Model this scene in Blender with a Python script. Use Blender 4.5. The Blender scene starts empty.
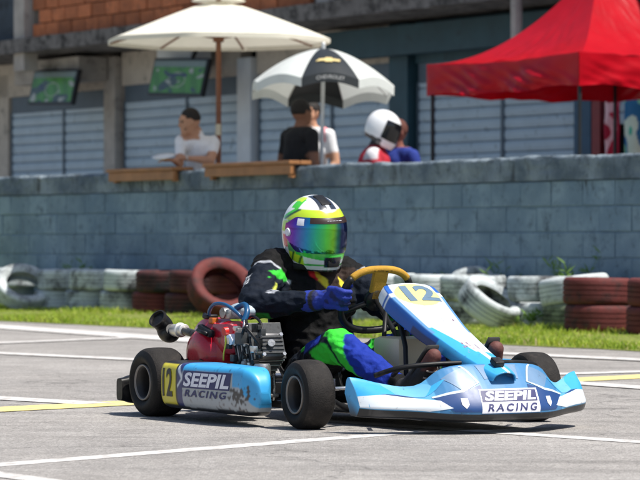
import bpy, bmesh, math, random
import numpy as np
from mathutils import Vector, Matrix, noise, Euler
random.seed(7)
R = math.radians
sc = bpy.context.scene
COL = sc.collection

# ------------------------------------------------------------------ camera
F, HOR, H = 3000.0, 242.0, 0.71          # focal length in 640-px units, horizon row, eye height
cd = bpy.data.cameras.new('camera'); cam = bpy.data.objects.new('camera', cd); COL.objects.link(cam)
cam.location = (0, 0, H); cam.rotation_euler = (R(90) + math.atan((HOR - 240) / F), 0, 0)
cd.sensor_width = 36; cd.lens = 36 * F / 640; cd.clip_start = .1; cd.clip_end = 3000
cd.dof.use_dof = True; cd.dof.focus_distance = 11.5; cd.dof.aperture_fstop = 8.0
sc.camera = cam
# ------------------------------------------------------------------ light
SUN = Vector((0.40, -0.22, 0.89)).normalized()
wd = bpy.data.worlds.new('World'); sc.world = wd; wd.use_nodes = True
nt = wd.node_tree; nt.nodes.clear()
sky = nt.nodes.new('ShaderNodeTexSky'); sky.sky_type = 'NISHITA'; sky.sun_disc = False
sky.sun_elevation = math.asin(SUN.z); sky.sun_rotation = math.atan2(SUN.x, SUN.y)
sky.air_density = 1.0; sky.dust_density = 1.6; sky.ozone_density = 1.0
bg = nt.nodes.new('ShaderNodeBackground'); bg.inputs[1].default_value = 0.095
wo = nt.nodes.new('ShaderNodeOutputWorld')
nt.links.new(sky.outputs[0], bg.inputs[0]); nt.links.new(bg.outputs[0], wo.inputs[0])
sd = bpy.data.lights.new('sun', 'SUN'); sd.energy = 4.6; sd.angle = R(.5); sd.color = (1, .95, .87)
so = bpy.data.objects.new('sun', sd); COL.objects.link(so)
so.rotation_euler = SUN.to_track_quat('Z', 'Y').to_euler(); so.location = (6, 0, 12)
vs = sc.view_settings; vs.view_transform = 'Standard'; vs.look = 'None'; vs.exposure = 0.45; vs.gamma = 1; vs.use_curve_mapping = False

# ------------------------------------------------------------------ the wall's frame: a along it, b behind it
ANG = R(56.3); WD = Vector((math.cos(ANG), -math.sin(ANG), 0)); ND = Vector((math.sin(ANG), math.cos(ANG), 0))
P0 = Vector((0, F / 110.5, 0)); WROT = -ANG
def W(a, b, z=0): return P0 + WD * a + ND * b + Vector((0, 0, z))
def ground_at(x, y, z=0):
    d = F * (H - z) / (y - HOR); return Vector(((x - 320) * d / F, d, z))
def on_plane(x, y, b):
    dx, dz = (x - 320) / F, (HOR - y) / F
    t = (b + ND.dot(P0)) / (ND.x * dx + ND.y)
    p = Vector((dx * t, t, 0)) - P0
    return p.dot(WD), H + dz * t
WM = Matrix.Translation(P0) @ Matrix.Rotation(WROT, 4, 'Z')

# ------------------------------------------------------------------ materials
def lin(c):
    if isinstance(c, str):
        c = [int(c[i:i + 2], 16) / 255 for i in (0, 2, 4)]
        c = [x / 12.92 if x <= .04045 else ((x + .055) / 1.055) ** 2.4 for x in c]
    return (c[0], c[1], c[2], 1)
MATS = {}
def mat(name, col=(.5, .5, .5), rough=.6, metal=0., var=.12, scale=8., bump=.0, bscale=60., coat=0., attr=None,
        dirt=None, dirt_amt=0., dirt_scale=5., trans=0., emit=None, spec=.5, world=False, rnd=0., detail=6.):
    if name in MATS: return MATS[name]
    m = bpy.data.materials.new(name); MATS[name] = m; m.use_nodes = True
    t = m.node_tree; N, L = t.nodes, t.links; bs = N['Principled BSDF']
    if world: co = N.new('ShaderNodeNewGeometry').outputs['Position']
    else:
        tc = N.new('ShaderNodeTexCoord'); oi = N.new('ShaderNodeObjectInfo')
        va = N.new('ShaderNodeVectorMath'); va.operation = 'ADD'
        mu = N.new('ShaderNodeMath'); mu.operation = 'MULTIPLY'; mu.inputs[1].default_value = 37.
        L.new(oi.outputs['Random'], mu.inputs[0]); L.new(tc.outputs['Object'], va.inputs[0]); L.new(mu.outputs[0], va.inputs[1]); co = va.outputs[0]
    def noi(s, d=detail, r=.6):
        n = N.new('ShaderNodeTexNoise'); n.inputs['Scale'].default_value = s; n.inputs['Detail'].default_value = d
        n.inputs['Roughness'].default_value = r; L.new(co, n.inputs['Vector']); return n.outputs[0]
    if attr:
        at = N.new('ShaderNodeAttribute'); at.attribute_name = attr; base = at.outputs['Color']
    else:
        rg = N.new('ShaderNodeRGB'); rg.outputs[0].default_value = lin(col); base = rg.outputs[0]
    mr = N.new('ShaderNodeMapRange'); mr.inputs[1].default_value = .25; mr.inputs[2].default_value = .75
    mr.inputs[3].default_value = 1 - var; mr.inputs[4].default_value = 1 + var; L.new(noi(scale), mr.inputs[0])
    f = mr.outputs[0]
    if rnd:
        oi2 = N.new('ShaderNodeObjectInfo'); m2 = N.new('ShaderNodeMapRange'); m2.inputs[3].default_value = 1 - rnd; m2.inputs[4].default_value = 1 + rnd
        L.new(oi2.outputs['Random'], m2.inputs[0]); mm = N.new('ShaderNodeMath'); mm.operation = 'MULTIPLY'
        L.new(f, mm.inputs[0]); L.new(m2.outputs[0], mm.inputs[1]); f = mm.outputs[0]
    mx = N.new('ShaderNodeVectorMath'); mx.operation = 'SCALE'; L.new(base, mx.inputs[0]); L.new(f, mx.inputs['Scale']); out = mx.outputs[0]
    if dirt:
        cr = N.new('ShaderNodeMapRange'); cr.inputs[1].default_value = .62 - .3 * dirt_amt; cr.inputs[2].default_value = .8 - .3 * dirt_amt
        L.new(noi(dirt_scale, 9, .68), cr.inputs[0])
        mi = N.new('ShaderNodeMixRGB'); mi.inputs[2].default_value = lin(dirt); L.new(cr.outputs[0], mi.inputs[0]); L.new(out, mi.inputs[1]); out = mi.outputs[0]
    L.new(out, bs.inputs['Base Color'])
    bs.inputs['Metallic'].default_value = metal; bs.inputs['Specular IOR Level'].default_value = spec
    rr = N.new('ShaderNodeMapRange'); rr.inputs[3].default_value = max(.02, rough - .1); rr.inputs[4].default_value = min(1, rough + .1)
    L.new(noi(scale * 2.3), rr.inputs[0]); L.new(rr.outputs[0], bs.inputs['Roughness'])
    if coat: bs.inputs['Coat Weight'].default_value = coat; bs.inputs['Coat Roughness'].default_value = .08
    if bump:
        b = N.new('ShaderNodeBump'); b.inputs['Strength'].default_value = bump; b.inputs['Distance'].default_value = .01
        L.new(noi(bscale, 5), b.inputs['Height']); L.new(b.outputs[0], bs.inputs['Normal'])
    if trans:
        tr = N.new('ShaderNodeBsdfTranslucent'); L.new(out, tr.inputs[0]); ms = N.new('ShaderNodeMixShader'); ms.inputs[0].default_value = trans
        L.new(bs.outputs[0], ms.inputs[1]); L.new(tr.outputs[0], ms.inputs[2]); L.new(ms.outputs[0], N['Material Output'].inputs[0])
    if emit:
        L.new(out, bs.inputs['Emission Color']); bs.inputs['Emission Strength'].default_value = emit
    return m

# ------------------------------------------------------------------ mesh helpers
class MB:
    def __init__(s): s.v, s.f, s.c = [], [], []
    def add(s, vs, fs, col=None):
        o = len(s.v); s.v += [tuple(p) for p in vs]; s.f += [tuple(i + o for i in f) for f in fs]
        s.c += ([col] * len(vs) if col is None or not isinstance(col, list) else col); return s
    def box(s, lo, hi, M=None, bev=0):
        bm = bmesh.new(); bmesh.ops.create_cube(bm, size=1)
        sz = [hi[i] - lo[i] for i in range(3)]; ce = [(hi[i] + lo[i]) / 2 for i in range(3)]
        for q in bm.verts: q.co = Vector((q.co.x * sz[0] + ce[0], q.co.y * sz[1] + ce[1], q.co.z * sz[2] + ce[2]))
        if bev: bmesh.ops.bevel(bm, geom=bm.edges[:], offset=min(bev, min(sz) * .45), segments=2, affect='EDGES', profile=.6)
        return s.bm(bm, M)
    def bm(s, bm, M=None, col=None):
        bm.verts.index_update()
        s.add([(M @ q.co if M else q.co) for q in bm.verts], [[q.index for q in f.verts] for f in bm.faces], col); bm.free(); return s
    def tube(s, path, r, n=8, closed=False, flat=None):
        P = [Vector(p) for p in path]; m = len(P); rs = r if isinstance(r, (list, tuple)) else [r] * m
        vs = []; up = None
        for i in range(m):
            a = P[(i - 1) % m] if (closed or i > 0) else P[i]; b = P[(i + 1) % m] if (closed or i < m - 1) else P[i]
            t = (b - a).normalized()
            if up is None: up = t.orthogonal().normalized()
            up = (up - t * up.dot(t)); up = up.normalized() if up.length > 1e-6 else t.orthogonal().normalized()
            sd_ = t.cross(up)
            for k in range(n):
                an = 2 * math.pi * k / n; vs.append(P[i] + (up * math.cos(an) + sd_ * math.sin(an)) * rs[i])
        fs = []
        for i in range(m if closed else m - 1):
            j = (i + 1) % m
            for k in range(n): fs.append((i * n + k, i * n + (k + 1) % n, j * n + (k + 1) % n, j * n + k))
        if not closed: fs += [tuple(range(n - 1, -1, -1)), tuple((m - 1) * n + k for k in range(n))]
        return s.add(vs, fs)
    def lathe(s, prof, n=32, M=None, closed=False, cap=False):   # prof (r, h) round local y
        vs = []; m = len(prof)
        for r, h in prof:
            for k in range(n):
                an = 2 * math.pi * k / n; p = Vector((r * math.cos(an), h, r * math.sin(an))); vs.append(M @ p if M else p)
        fs = []
        for i in range(m if closed else m - 1):
            j = (i + 1) % m
            for k in range(n): fs.append((i * n + k, j * n + k, j * n + (k + 1) % n, i * n + (k + 1) % n))
        if cap: fs += [tuple(range(n)), tuple((m - 1) * n + k for k in range(n - 1, -1, -1))]
        return s.add(vs, fs)
    def cyl(s, p, q, r, n=16, r2=None): return s.tube([p, q], [r, r if r2 is None else r2], n)
    def grid(s, fn, nu, nv, wu=False, colfn=None):
        vs, cs = [], []
        for i in range(nu):
            for j in range(nv):
                a, b = (i / nu if wu else i / (nu - 1)), j / (nv - 1); p = fn(a, b); vs.append(p)
                cs.append(colfn(a, b, p) if colfn else None)
        fs = []
        for i in range(nu if wu else nu - 1):
            k = (i + 1) % nu
            for j in range(nv - 1): fs.append((i * nv + j, k * nv + j, k * nv + j + 1, i * nv + j + 1))
        return s.add(vs, fs, cs)
    def ball(s, c, rad, n=12, M=None):
        bm = bmesh.new(); bmesh.ops.create_uvsphere(bm, u_segments=n * 2, v_segments=n, radius=1)
        rad = rad if isinstance(rad, (tuple, list)) else (rad,) * 3
        for q in bm.verts:
            p = Vector((q.co.x * rad[0], q.co.y * rad[1], q.co.z * rad[2])); q.co = (M @ p if M else p) + Vector(c)
        return s.bm(bm)
    def build(s, name, m, parent=None, smooth=False, label=None, cat=None, group=None, kind=None, fix=True, csm=0):
        me = bpy.data.meshes.new(name); me.from_pydata(s.v, [], s.f)
        if any(c is not None for c in s.c):
            at = me.color_attributes.new('Col', 'FLOAT_COLOR', 'POINT')
            at.data.foreach_set('color', [x for c in s.c for x in (lin(c) if c is not None else (1, 1, 1, 1))])
        if fix:
            bm = bmesh.new(); bm.from_mesh(me); bmesh.ops.recalc_face_normals(bm, faces=bm.faces[:]); bm.to_mesh(me); bm.free()
        if csm: smooth_colours(me, csm)
        if smooth: set_smooth(me, smooth)
        me.materials.append(m); o = bpy.data.objects.new(name, me); COL.objects.link(o)
        if parent is not None: o.parent = parent
        return tag(o, label, cat, group, kind)
def smooth_colours(me, it):                     # softens the edges between painted fields by a vertex spacing
    n = len(me.vertices); c = np.empty(n * 4, np.float32); at = me.color_attributes['Col']; at.data.foreach_get('color', c); c = c.reshape(-1, 4)
    e = np.empty(len(me.edges) * 2, np.int32); me.edges.foreach_get('vertices', e); e = e.reshape(-1, 2); dg = np.bincount(e.ravel(), minlength=n).astype(np.float32)[:, None]
    for _ in range(it):
        a = np.zeros_like(c); np.add.at(a, e[:, 0], c[e[:, 1]]); np.add.at(a, e[:, 1], c[e[:, 0]]); c = .4 * c + .6 * a / np.maximum(dg, 1)
    at.data.foreach_set('color', c.ravel())
def set_smooth(me, smooth=True):
    me.polygons.foreach_set('use_smooth', [True] * len(me.polygons))
    if smooth is not True: me.set_sharp_from_angle(angle=R(smooth))
def tag(o, label=None, cat=None, group=None, kind=None):
    for k, v in (('label', label), ('category', cat), ('group', group), ('kind', kind)):
        if v: o[k] = v
    return o
def empty(name, loc, rz=0, label=None, cat=None, group=None, parent=None):
    o = bpy.data.objects.new(name, None); COL.objects.link(o); o.location = loc; o.rotation_euler = (0, 0, rz); o.empty_display_size = .1
    if parent is not None: o.parent = parent
    return tag(o, label, cat, group)
def link(name, me, parent=None, loc=(0, 0, 0), rot=(0, 0, 0)):
    o = bpy.data.objects.new(name, me); COL.objects.link(o); o.parent = parent; o.location = loc; o.rotation_euler = rot; return o
def text_mesh(body, size, shear=0., bold=0., align='CENTER', spacing=1.):
    c = bpy.data.curves.new('t', 'FONT'); c.body = body; c.size = size; c.shear = shear; c.offset = bold; c.align_x = align; c.align_y = 'CENTER'
    c.space_character = spacing; c.resolution_u = 3
    o = bpy.data.objects.new('t', c); COL.objects.link(o); dg = bpy.context.evaluated_depsgraph_get()
    me = bpy.data.meshes.new_from_object(o.evaluated_get(dg)); bpy.data.objects.remove(o); bpy.data.curves.remove(c)
    bm = bmesh.new(); bm.from_mesh(me); bpy.data.meshes.remove(me)
    bmesh.ops.triangulate(bm, faces=bm.faces[:])
    bmesh.ops.subdivide_edges(bm, edges=bm.edges[:], cuts=2, use_grid_fill=True)
    return bm
def fit(bm, w, h):                              # scale a print to a given width and height about its centre
    xs = [q.co.x for q in bm.verts]; ys = [q.co.y for q in bm.verts]; cx, cy = (max(xs) + min(xs)) / 2, (max(ys) + min(ys)) / 2
    for q in bm.verts: q.co = Vector(((q.co.x - cx) * w / (max(xs) - min(xs)), (q.co.y - cy) * h / (max(ys) - min(ys)), 0))
    return bm
def put_text(name, bm, fn, m, parent):          # fn maps the flat (x, y) of the print onto a surface
    mb = MB(); bm.verts.index_update()
    mb.add([fn(q.co.x, q.co.y) for q in bm.verts], [[q.index for q in f.verts] for f in bm.faces]); bm.free()
    return mb.build(name, m, parent, True, fix=False)
def lerp(a, b, t): return a + (b - a) * t
def interp(x, xs, ys):
    if x <= xs[0]: return ys[0]
    for i in range(1, len(xs)):
        if x <= xs[i]:
            t = (x - xs[i - 1]) / (xs[i] - xs[i - 1]); return lerp(ys[i - 1], ys[i], t)
    return ys[-1]
def sstep(a, b, x):
    t = max(0, min(1, (x - a) / (b - a))); return t * t * (3 - 2 * t)
def catmull(pts, k=6):
    P = [Vector(p) for p in pts]; out = []
    for i in range(len(P) - 1):
        a, b, c, d = P[max(i - 1, 0)], P[i], P[i + 1], P[min(i + 2, len(P) - 1)]
        for j in range(k):
            t = j / k; out.append(.5 * ((2 * b) + (c - a) * t + (2 * a - 5 * b + 4 * c - d) * t * t + (3 * b - a - 3 * c + d) * t ** 3))
    return out + [P[-1]]

# ================================================================== SETTING
def sheet(name, pts, m, kind='structure'):
    me = bpy.data.meshes.new(name); me.from_pydata([tuple(p) for p in pts], [], [tuple(range(len(pts)))]); me.materials.append(m)
    o = bpy.data.objects.new(name, me); COL.objects.link(o); o['kind'] = kind; return o
def asphalt():
    m = bpy.data.materials.new('asphalt'); m.use_nodes = True; t = m.node_tree; N, L = t.nodes, t.links; bs = N['Principled BSDF']
    g = N.new('ShaderNodeNewGeometry')
    def noi(s, d, r=.6):
        n = N.new('ShaderNodeTexNoise'); n.inputs['Scale'].default_value = s; n.inputs['Detail'].default_value = d; n.inputs['Roughness'].default_value = r
        L.new(g.outputs['Position'], n.inputs['Vector']); return n.outputs[0]
    def mrange(x, a, b, c, d):
        q = N.new('ShaderNodeMapRange'); q.inputs[1].default_value, q.inputs[2].default_value, q.inputs[3].default_value, q.inputs[4].default_value = a, b, c, d
        L.new(x, q.inputs[0]); return q.outputs[0]
    def mul(a, b):
        q = N.new('ShaderNodeMath'); q.operation = 'MULTIPLY'; L.new(a, q.inputs[0]); L.new(b, q.inputs[1]); return q.outputs[0]
    vo = N.new('ShaderNodeTexVoronoi'); vo.inputs['Scale'].default_value = 120; L.new(g.outputs['Position'], vo.inputs['Vector'])
    sp = N.new('ShaderNodeSeparateColor'); L.new(vo.outputs['Color'], sp.inputs[0])
    stones = mrange(sp.outputs[0], 0, 1, .74, 1.26)
    gaps = mrange(vo.outputs['Distance'], .35, .75, 1.0, .74)
    big = mrange(noi(.55, 5), .3, .7, .84, 1.14); mid = mrange(noi(5, 5, .7), .3, .7, .84, 1.16); fine = mrange(noi(160, 2, .7), .3, .7, .84, 1.16)
    mp = N.new('ShaderNodeMapping'); mp.inputs['Rotation'].default_value = (0, 0, R(24)); mp.inputs['Scale'].default_value = (.28, 3.2, 1); L.new(g.outputs['Position'], mp.inputs[0])
    sk = N.new('ShaderNodeTexNoise'); sk.inputs['Scale'].default_value = 1.6; sk.inputs['Detail'].default_value = 6; L.new(mp.outputs[0], sk.inputs['Vector'])
    streak = mrange(sk.outputs[0], .5, .72, 1.03, .80)
    vc = N.new('ShaderNodeTexVoronoi'); vc.feature = 'DISTANCE_TO_EDGE'; vc.inputs['Scale'].default_value = .55
    wn = N.new('ShaderNodeTexNoise'); wn.inputs['Scale'].default_value = 2.5; wn.inputs['Detail'].default_value = 5; L.new(g.outputs['Position'], wn.inputs['Vector'])
    wv = N.new('ShaderNodeVectorMath'); wv.operation = 'MULTIPLY_ADD'; L.new(wn.outputs['Color'], wv.inputs[0]); wv.inputs[1].default_value = (.9, .9, 0); L.new(g.outputs['Position'], wv.inputs[2]); L.new(wv.outputs[0], vc.inputs['Vector'])
    crack = mrange(vc.outputs['Distance'], .001, .006, .62, 1.0)
    f = mul(mul(mul(mul(stones, gaps), mul(big, mid)), fine), mul(streak, crack))
    ra = N.new('ShaderNodeMixRGB'); ra.inputs[1].default_value = (.315, .295, .275, 1); ra.inputs[2].default_value = (.35, .335, .32, 1); L.new(noi(1.3, 4), ra.inputs[0])
    s = N.new('ShaderNodeVectorMath'); s.operation = 'SCALE'; L.new(ra.outputs[0], s.inputs[0]); L.new(f, s.inputs['Scale'])
    L.new(s.outputs[0], bs.inputs['Base Color']); bs.inputs['Roughness'].default_value = .85; bs.inputs['Specular IOR Level'].default_value = .3
    b = N.new('ShaderNodeBump'); b.inputs['Strength'].default_value = .8; b.inputs['Distance'].default_value = .006
    L.new(mul(stones, gaps), b.inputs['Height']); L.new(b.outputs[0], bs.inputs['Normal']); return m
M_earth = mat('earth', (.16, .12, .08), .95, var=.3, scale=2, world=True, bump=.5, bscale=20)
sheet('ground', [(-900, -200, 0), (900, -200, 0), (900, 1600, 0), (-900, 1600, 0)], M_earth)
EDGE = -2.62
road = sheet('road', [W(-60, EDGE + .05, .004), W(-60, -90, .004), W(60, -90, .004), W(60, EDGE + .05, .004)], asphalt())
M_soil = mat('grass_soil', (.16, .19, .03), .95, var=.35, scale=9, world=True, bump=.6, bscale=40)
verge = MB()
na = 240
vv = []
for i in range(na + 1):
    a = -24 + 48 * i / na; e = EDGE + .05 * noise.noise((a * 2.3, 0, 3)) + .04 * noise.noise((a * 9, 1, 3))
    vv += [W(a, e, .008), W(a, e + .25, .02), W(a, -1.2, .03), W(a, .3, .05)]
verge.add(vv, [(i * 4 + k, i * 4 + 4 + k, i * 4 + 5 + k, i * 4 + 1 + k) for i in range(na) for k in range(3)])
verge.build('grass_verge', M_soil, kind='structure', smooth=True)

# painted markings, laid out on the road from where they cross the ground
M_wline = mat('white_road_paint', (.62, .60, .58), .8, var=.14, scale=14, dirt=(.36, .34, .32), dirt_amt=.52, dirt_scale=16, world=True, bump=.3, bscale=120)
M_yline = mat('yellow_road_paint', (.74, .62, .22), .8, var=.14, scale=14, dirt=(.38, .35, .28), dirt_amt=.52, dirt_scale=16, world=True, bump=.3, bscale=120)
def stripe(p, q, hw, m, k):
    A, B = ground_at(*p), ground_at(*q); d = (B - A); 
    n = Vector((-d.y, d.x, 0)).normalized(); z = .0052 + .0006 * k
    me = MB(); cnt = max(6, int(d.length / .25)); vs = []
    for i in range(cnt + 1):
        c = A + d * (i / cnt); e1 = .006 * noise.noise((c.x * 6, c.y * 6, k)); e2 = .006 * noise.noise((c.x * 6, c.y * 6, k + 50))
        vs += [c + n * (hw + e1) + Vector((0, 0, z)), c - n * (hw + e2) + Vector((0, 0, z))]
    me.add(vs, [(2 * i, 2 * i + 2, 2 * i + 3, 2 * i + 1) for i in range(cnt)])
    return me.build('road_marking', m, kind='structure', fix=False)
for k, (p, q, hw, m) in enumerate([
    ((-60, 471), (436, 431.5), .055, M_wline), ((318, 421.5), (700, 447.5), .055, M_wline),
    ((-40, 471), (60, 484.5), .05, M_wline),
    ((-60, 414), (700, 374.5), .145, M_yline), ((-60, 396), (96, 405), .10, M_wline), ((470, 378), (700, 371), .09, M_wline),
    ((500, 379), (720, 394.5), .10, M_wline), ((-60, 351.5), (330, 370), .10, M_wline),
    ((-60, 346.5), (260, 333.5), .10, M_wline), ((-60, 323.5), (330, 351), .21, M_wline),
    ((420, 351), (720, 365), .12, M_wline)]):
    stripe(p, q, hw, m, k)

# ------------------------------------------------------------------ grass blades
M_grass = mat('grass_blades', rough=.7, attr='Col', var=.2, scale=3, trans=.35, world=True)
def grass():
    rng = np.random.default_rng(3); n = 90000
    a = rng.uniform(-11, 10.5, n); b = EDGE + .02 + rng.beta(1.0, 1.25, n) * 2.5
    b -= (rng.random(n) < .05) * rng.random(n) * .12
    h = rng.uniform(.018, .045, n) * (1 + .5 * np.sin(a * 1.7) * np.sin(b * 3 + a)) * np.where(b > -.95, 1.5, 1.0)
    an = rng.uniform(0, 6.283, n); wdt = rng.uniform(.003, .006, n); ln = rng.uniform(.1, .7, n)
    base = np.stack([P0.x + WD.x * a + ND.x * b, P0.y + WD.y * a + ND.y * b, np.full(n, .012)], 1)
    sd_ = np.stack([np.cos(an), np.sin(an), 0 * an], 1); la = rng.uniform(0, 6.283, n)
    le = np.stack([np.cos(la) * ln * h, np.sin(la) * ln * h, h], 1)
    v = np.stack([base - sd_ * wdt[:, None], base + sd_ * wdt[:, None], base + le * .55 + sd_ * wdt[:, None] * .8, base + le * .55 - sd_ * wdt[:, None] * .8, base + le * np.array([1.5, 1.5, 1])], 1).reshape(-1, 3)
    me = bpy.data.meshes.new('grass')
    i0 = np.arange(n) * 5
    f = [t for k in i0.tolist() for t in ((k, k + 1, k + 2, k + 3), (k + 3, k + 2, k + 4))]
    me.from_pydata(v.tolist(), [], f)
    at = me.color_attributes.new('Col', 'FLOAT_COLOR', 'POINT'); mixv = rng.random(n)[:, None] * (.6 + .4 * np.sin(a * 2.1)[:, None] ** 2)
    c = np.array([.22, .36, .03]) * (1 - mixv) + np.array([.46, .52, .05]) * mixv
    c = np.where((rng.random(n) < .1)[:, None], np.array([.5, .43, .2]), c)
    c4 = np.repeat(np.concatenate([c, np.ones((n, 1))], 1), 5, axis=0); at.data.foreach_set('color', c4.ravel())
    me.materials.append(M_grass); o = bpy.data.objects.new('grass', me); COL.objects.link(o)
    tag(o, 'short sunlit yellow green grass between the track and the tyres', 'grass', kind='stuff')
grass()

# ================================================================== BLOCK WALL
def wall_material(name, base, light, seed):
    m = bpy.data.materials.new(name); m.use_nodes = True; t = m.node_tree; N, L = t.nodes, t.links; bs = N['Principled BSDF']
    g = N.new('ShaderNodeNewGeometry'); oi = N.new('ShaderNodeObjectInfo')
    def noi(s, d=6, r=.62, st=None):
        n = N.new('ShaderNodeTexNoise'); n.inputs['Scale'].default_value = s; n.inputs['Detail'].default_value = d; n.inputs['Roughness'].default_value = r
        mp = N.new('ShaderNodeMapping'); mp.inputs['Location'].default_value = (seed, seed * 2, seed)
        if st: mp.inputs['Scale'].default_value = st
        L.new(g.outputs['Position'], mp.inputs[0]); L.new(mp.outputs[0], n.inputs['Vector']); return n.outputs[0]
    def mix(fac, a, b, lo, hi):
        q = N.new('ShaderNodeMapRange'); q.inputs[1].default_value = lo; q.inputs[2].default_value = hi; L.new(fac, q.inputs[0])
        x = N.new('ShaderNodeMixRGB'); L.new(q.outputs[0], x.inputs[0])
        for i, c in ((1, a), (2, b)):
            if isinstance(c, tuple): x.inputs[i].default_value = lin(c)
            else: L.new(c, x.inputs[i])
        return x.outputs[0]
    c = mix(noi(2.2), base, light, .40, .62)
    c = mix(noi(9, 8, .7), c, tuple(x * .5 for x in base), .53, .72)
    c = mix(noi(5, 8, .7, (1, 1, .25)), c, (.03, .033, .036), .55 if seed == 5 else .63, .70)
    c = mix(noi(26, 4, .7), c, (.42, .45, .46), .69, .74)
    m2 = N.new('ShaderNodeMapRange'); m2.inputs[3].default_value = .92; m2.inputs[4].default_value = 1.08; L.new(oi.outputs['Random'], m2.inputs[0])
    s = N.new('ShaderNodeVectorMath'); s.operation = 'SCALE'; L.new(c, s.inputs[0]); L.new(m2.outputs[0], s.inputs['Scale'])
    L.new(s.outputs[0], bs.inputs['Base Color']); bs.inputs['Roughness'].default_value = .85
    b = N.new('ShaderNodeBump'); b.inputs['Strength'].default_value = .7; b.inputs['Distance'].default_value = .012
    L.new(noi(38, 6, .7), b.inputs['Height']); L.new(b.outputs[0], bs.inputs['Normal']); return m
M_block = wall_material('blue_painted_block', (.165, .245, .315), (.25, .345, .415), 1)
M_band = wall_material('stained_render', (.11, .15, .19), (.28, .34, .38), 5)
M_mortar = wall_material('painted_mortar', (.12, .19, .26), (.18, .265, .33), 9)
A0, A1 = -9.2, 6.2
wall = empty('block_wall', W(0, 0), WROT, 'blue painted concrete block wall with stained cement top running behind the tyres', 'wall')
CH = .2075; Z0 = -.04
block_meshes = []
for k in range(7):
    bm = bmesh.new(); bmesh.ops.create_cube(bm, size=1)
    for q in bm.verts: q.co = Vector((q.co.x * .398, q.co.y * .14, q.co.z * (CH - .008)))
    bmesh.ops.bevel(bm, geom=[e for e in bm.edges], offset=.006, segments=1, affect='EDGES')
    for q in bm.verts: q.co += Vector((random.uniform(-.003, .003), random.uniform(-.0025, .0025), random.uniform(-.003, .003)))
    me = bpy.data.meshes.new('block'); bm.to_mesh(me); bm.free(); me.materials.append(M_block); block_meshes.append(me)
for r in range(6):
    a = A0 + (.2 if r % 2 else 0)
    while a < A1:
        link('block', random.choice(block_meshes), wall, (a, .07 + random.uniform(-.006, .004), Z0 + CH * (r + .5)), (0, 0, random.uniform(-.006, .006)))
        a += .406
MB().box((A0 - .2, .0055, Z0), (A1 + .2, .13, Z0 + 6 * CH)).build('mortar', M_mortar, wall)
def band():
    mb = MB(); n = 700; zb = Z0 + 6 * CH + .004; vs = []; NJ = 10
    for i in range(n + 1):
        a = A0 - .2 + (A1 - A0 + .4) * i / n
        top = 1.405 + .014 * noise.noise((a * 1.1, 0, 0)) + .016 * noise.noise((a * 6, 4, 0)) + .01 * noise.noise((a * 21, 4, 0))
        def fr(z): return -.016 + .014 * noise.noise((a * 5, z * 7, 1)) + .008 * noise.noise((a * 22, z * 22, 1))
        pr = [(fr(lerp(zb, top, j / NJ)), lerp(zb, top, j / NJ)) for j in range(NJ)] + [(.0, top), (.08, top + .004), (.15, top - .01), (.15, zb)]
        vs += [(a, y, z) for y, z in pr]
    k = NJ + 4
    mb.add(vs, [(i * k + j, i * k + (j + 1) % k, (i + 1) * k + (j + 1) % k, (i + 1) * k + j) for i in range(n) for j in range(k)])
    mb.add([vs[j] for j in range(k)], [tuple(range(k))]); mb.add([vs[n * k + j] for j in range(k)], [tuple(range(k))])
    mb.build('cement_band', M_band, wall, smooth=50)
band()

# ------------------------------------------------------------------ terrace behind the wall
FZ = .35
M_conc = mat('worn_concrete', (.40, .37, .33), .9, var=.25, scale=3, dirt=(.12, .11, .10), dirt_amt=.25, dirt_scale=4, bump=.4, bscale=40, world=True)
ter = MB().box((-34, .16, 0.06), (14, 7.4, FZ)); to = ter.build('terrace', mat('terrace_floor', (.25, .24, .23), .8, var=.2, scale=3, world=True), kind='structure')
to.matrix_world = WM

# ================================================================== BUILDING (plane b = 7.5)
BB = 7.5
M_shut = mat('blue_grey_shutter', (.43, .54, .62), .5, metal=.05, var=.1, scale=3, dirt=(.10, .13, .15), dirt_amt=.15, dirt_scale=6, world=True)
M_shut2 = mat('dark_shutter_rail', (.09, .13, .17), .55, var=.15, scale=4)
M_pale = mat('pale_plaster', (.52, .47, .40), .9, var=.15, scale=3, dirt=(.16, .15, .13), dirt_amt=.25, world=True)
M_white = mat('white_post_paint', (.62, .66, .68), .6, var=.1, scale=4)
M_teal = mat('teal_paint', (.022, .07, .095), .6, var=.2, scale=3, dirt=(.01, .02, .03), dirt_amt=.2, world=True)
M_navy = mat('dark_blue_plaster', (.05, .07, .09), .9, var=.3, scale=2.5, dirt=(.015, .017, .02), dirt_amt=.4, world=True, bump=.4)
M_brick = mat('orange_hollow_brick', (.46, .15, .06), .9, var=.25, scale=9, rnd=.25, dirt=(.14, .07, .05), dirt_amt=.25, dirt_scale=14, bump=.5, bscale=70)
M_bmort = mat('grey_mortar', (.16, .135, .115), .95, var=.2, scale=14)
M_dark = mat('dark_interior', (.02, .022, .025), .8)
M_redp = mat('red_post_paint', (.22, .012, .02), .5)
bl = empty('shop_building', W(0, BB), WROT, 'two storey block with blue roller shutters below and orange brick above', 'building')
def bbox(name, a0, a1, z0, z1, y0, y1, m, bev=.008, parent=bl): return MB().box((a0, y0, z0), (a1, y1, z1), bev=bev).build(name, m, parent)
bbox('back_wall', -34, 12, FZ, 3.55, .25, .5, M_dark, 0)
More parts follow.
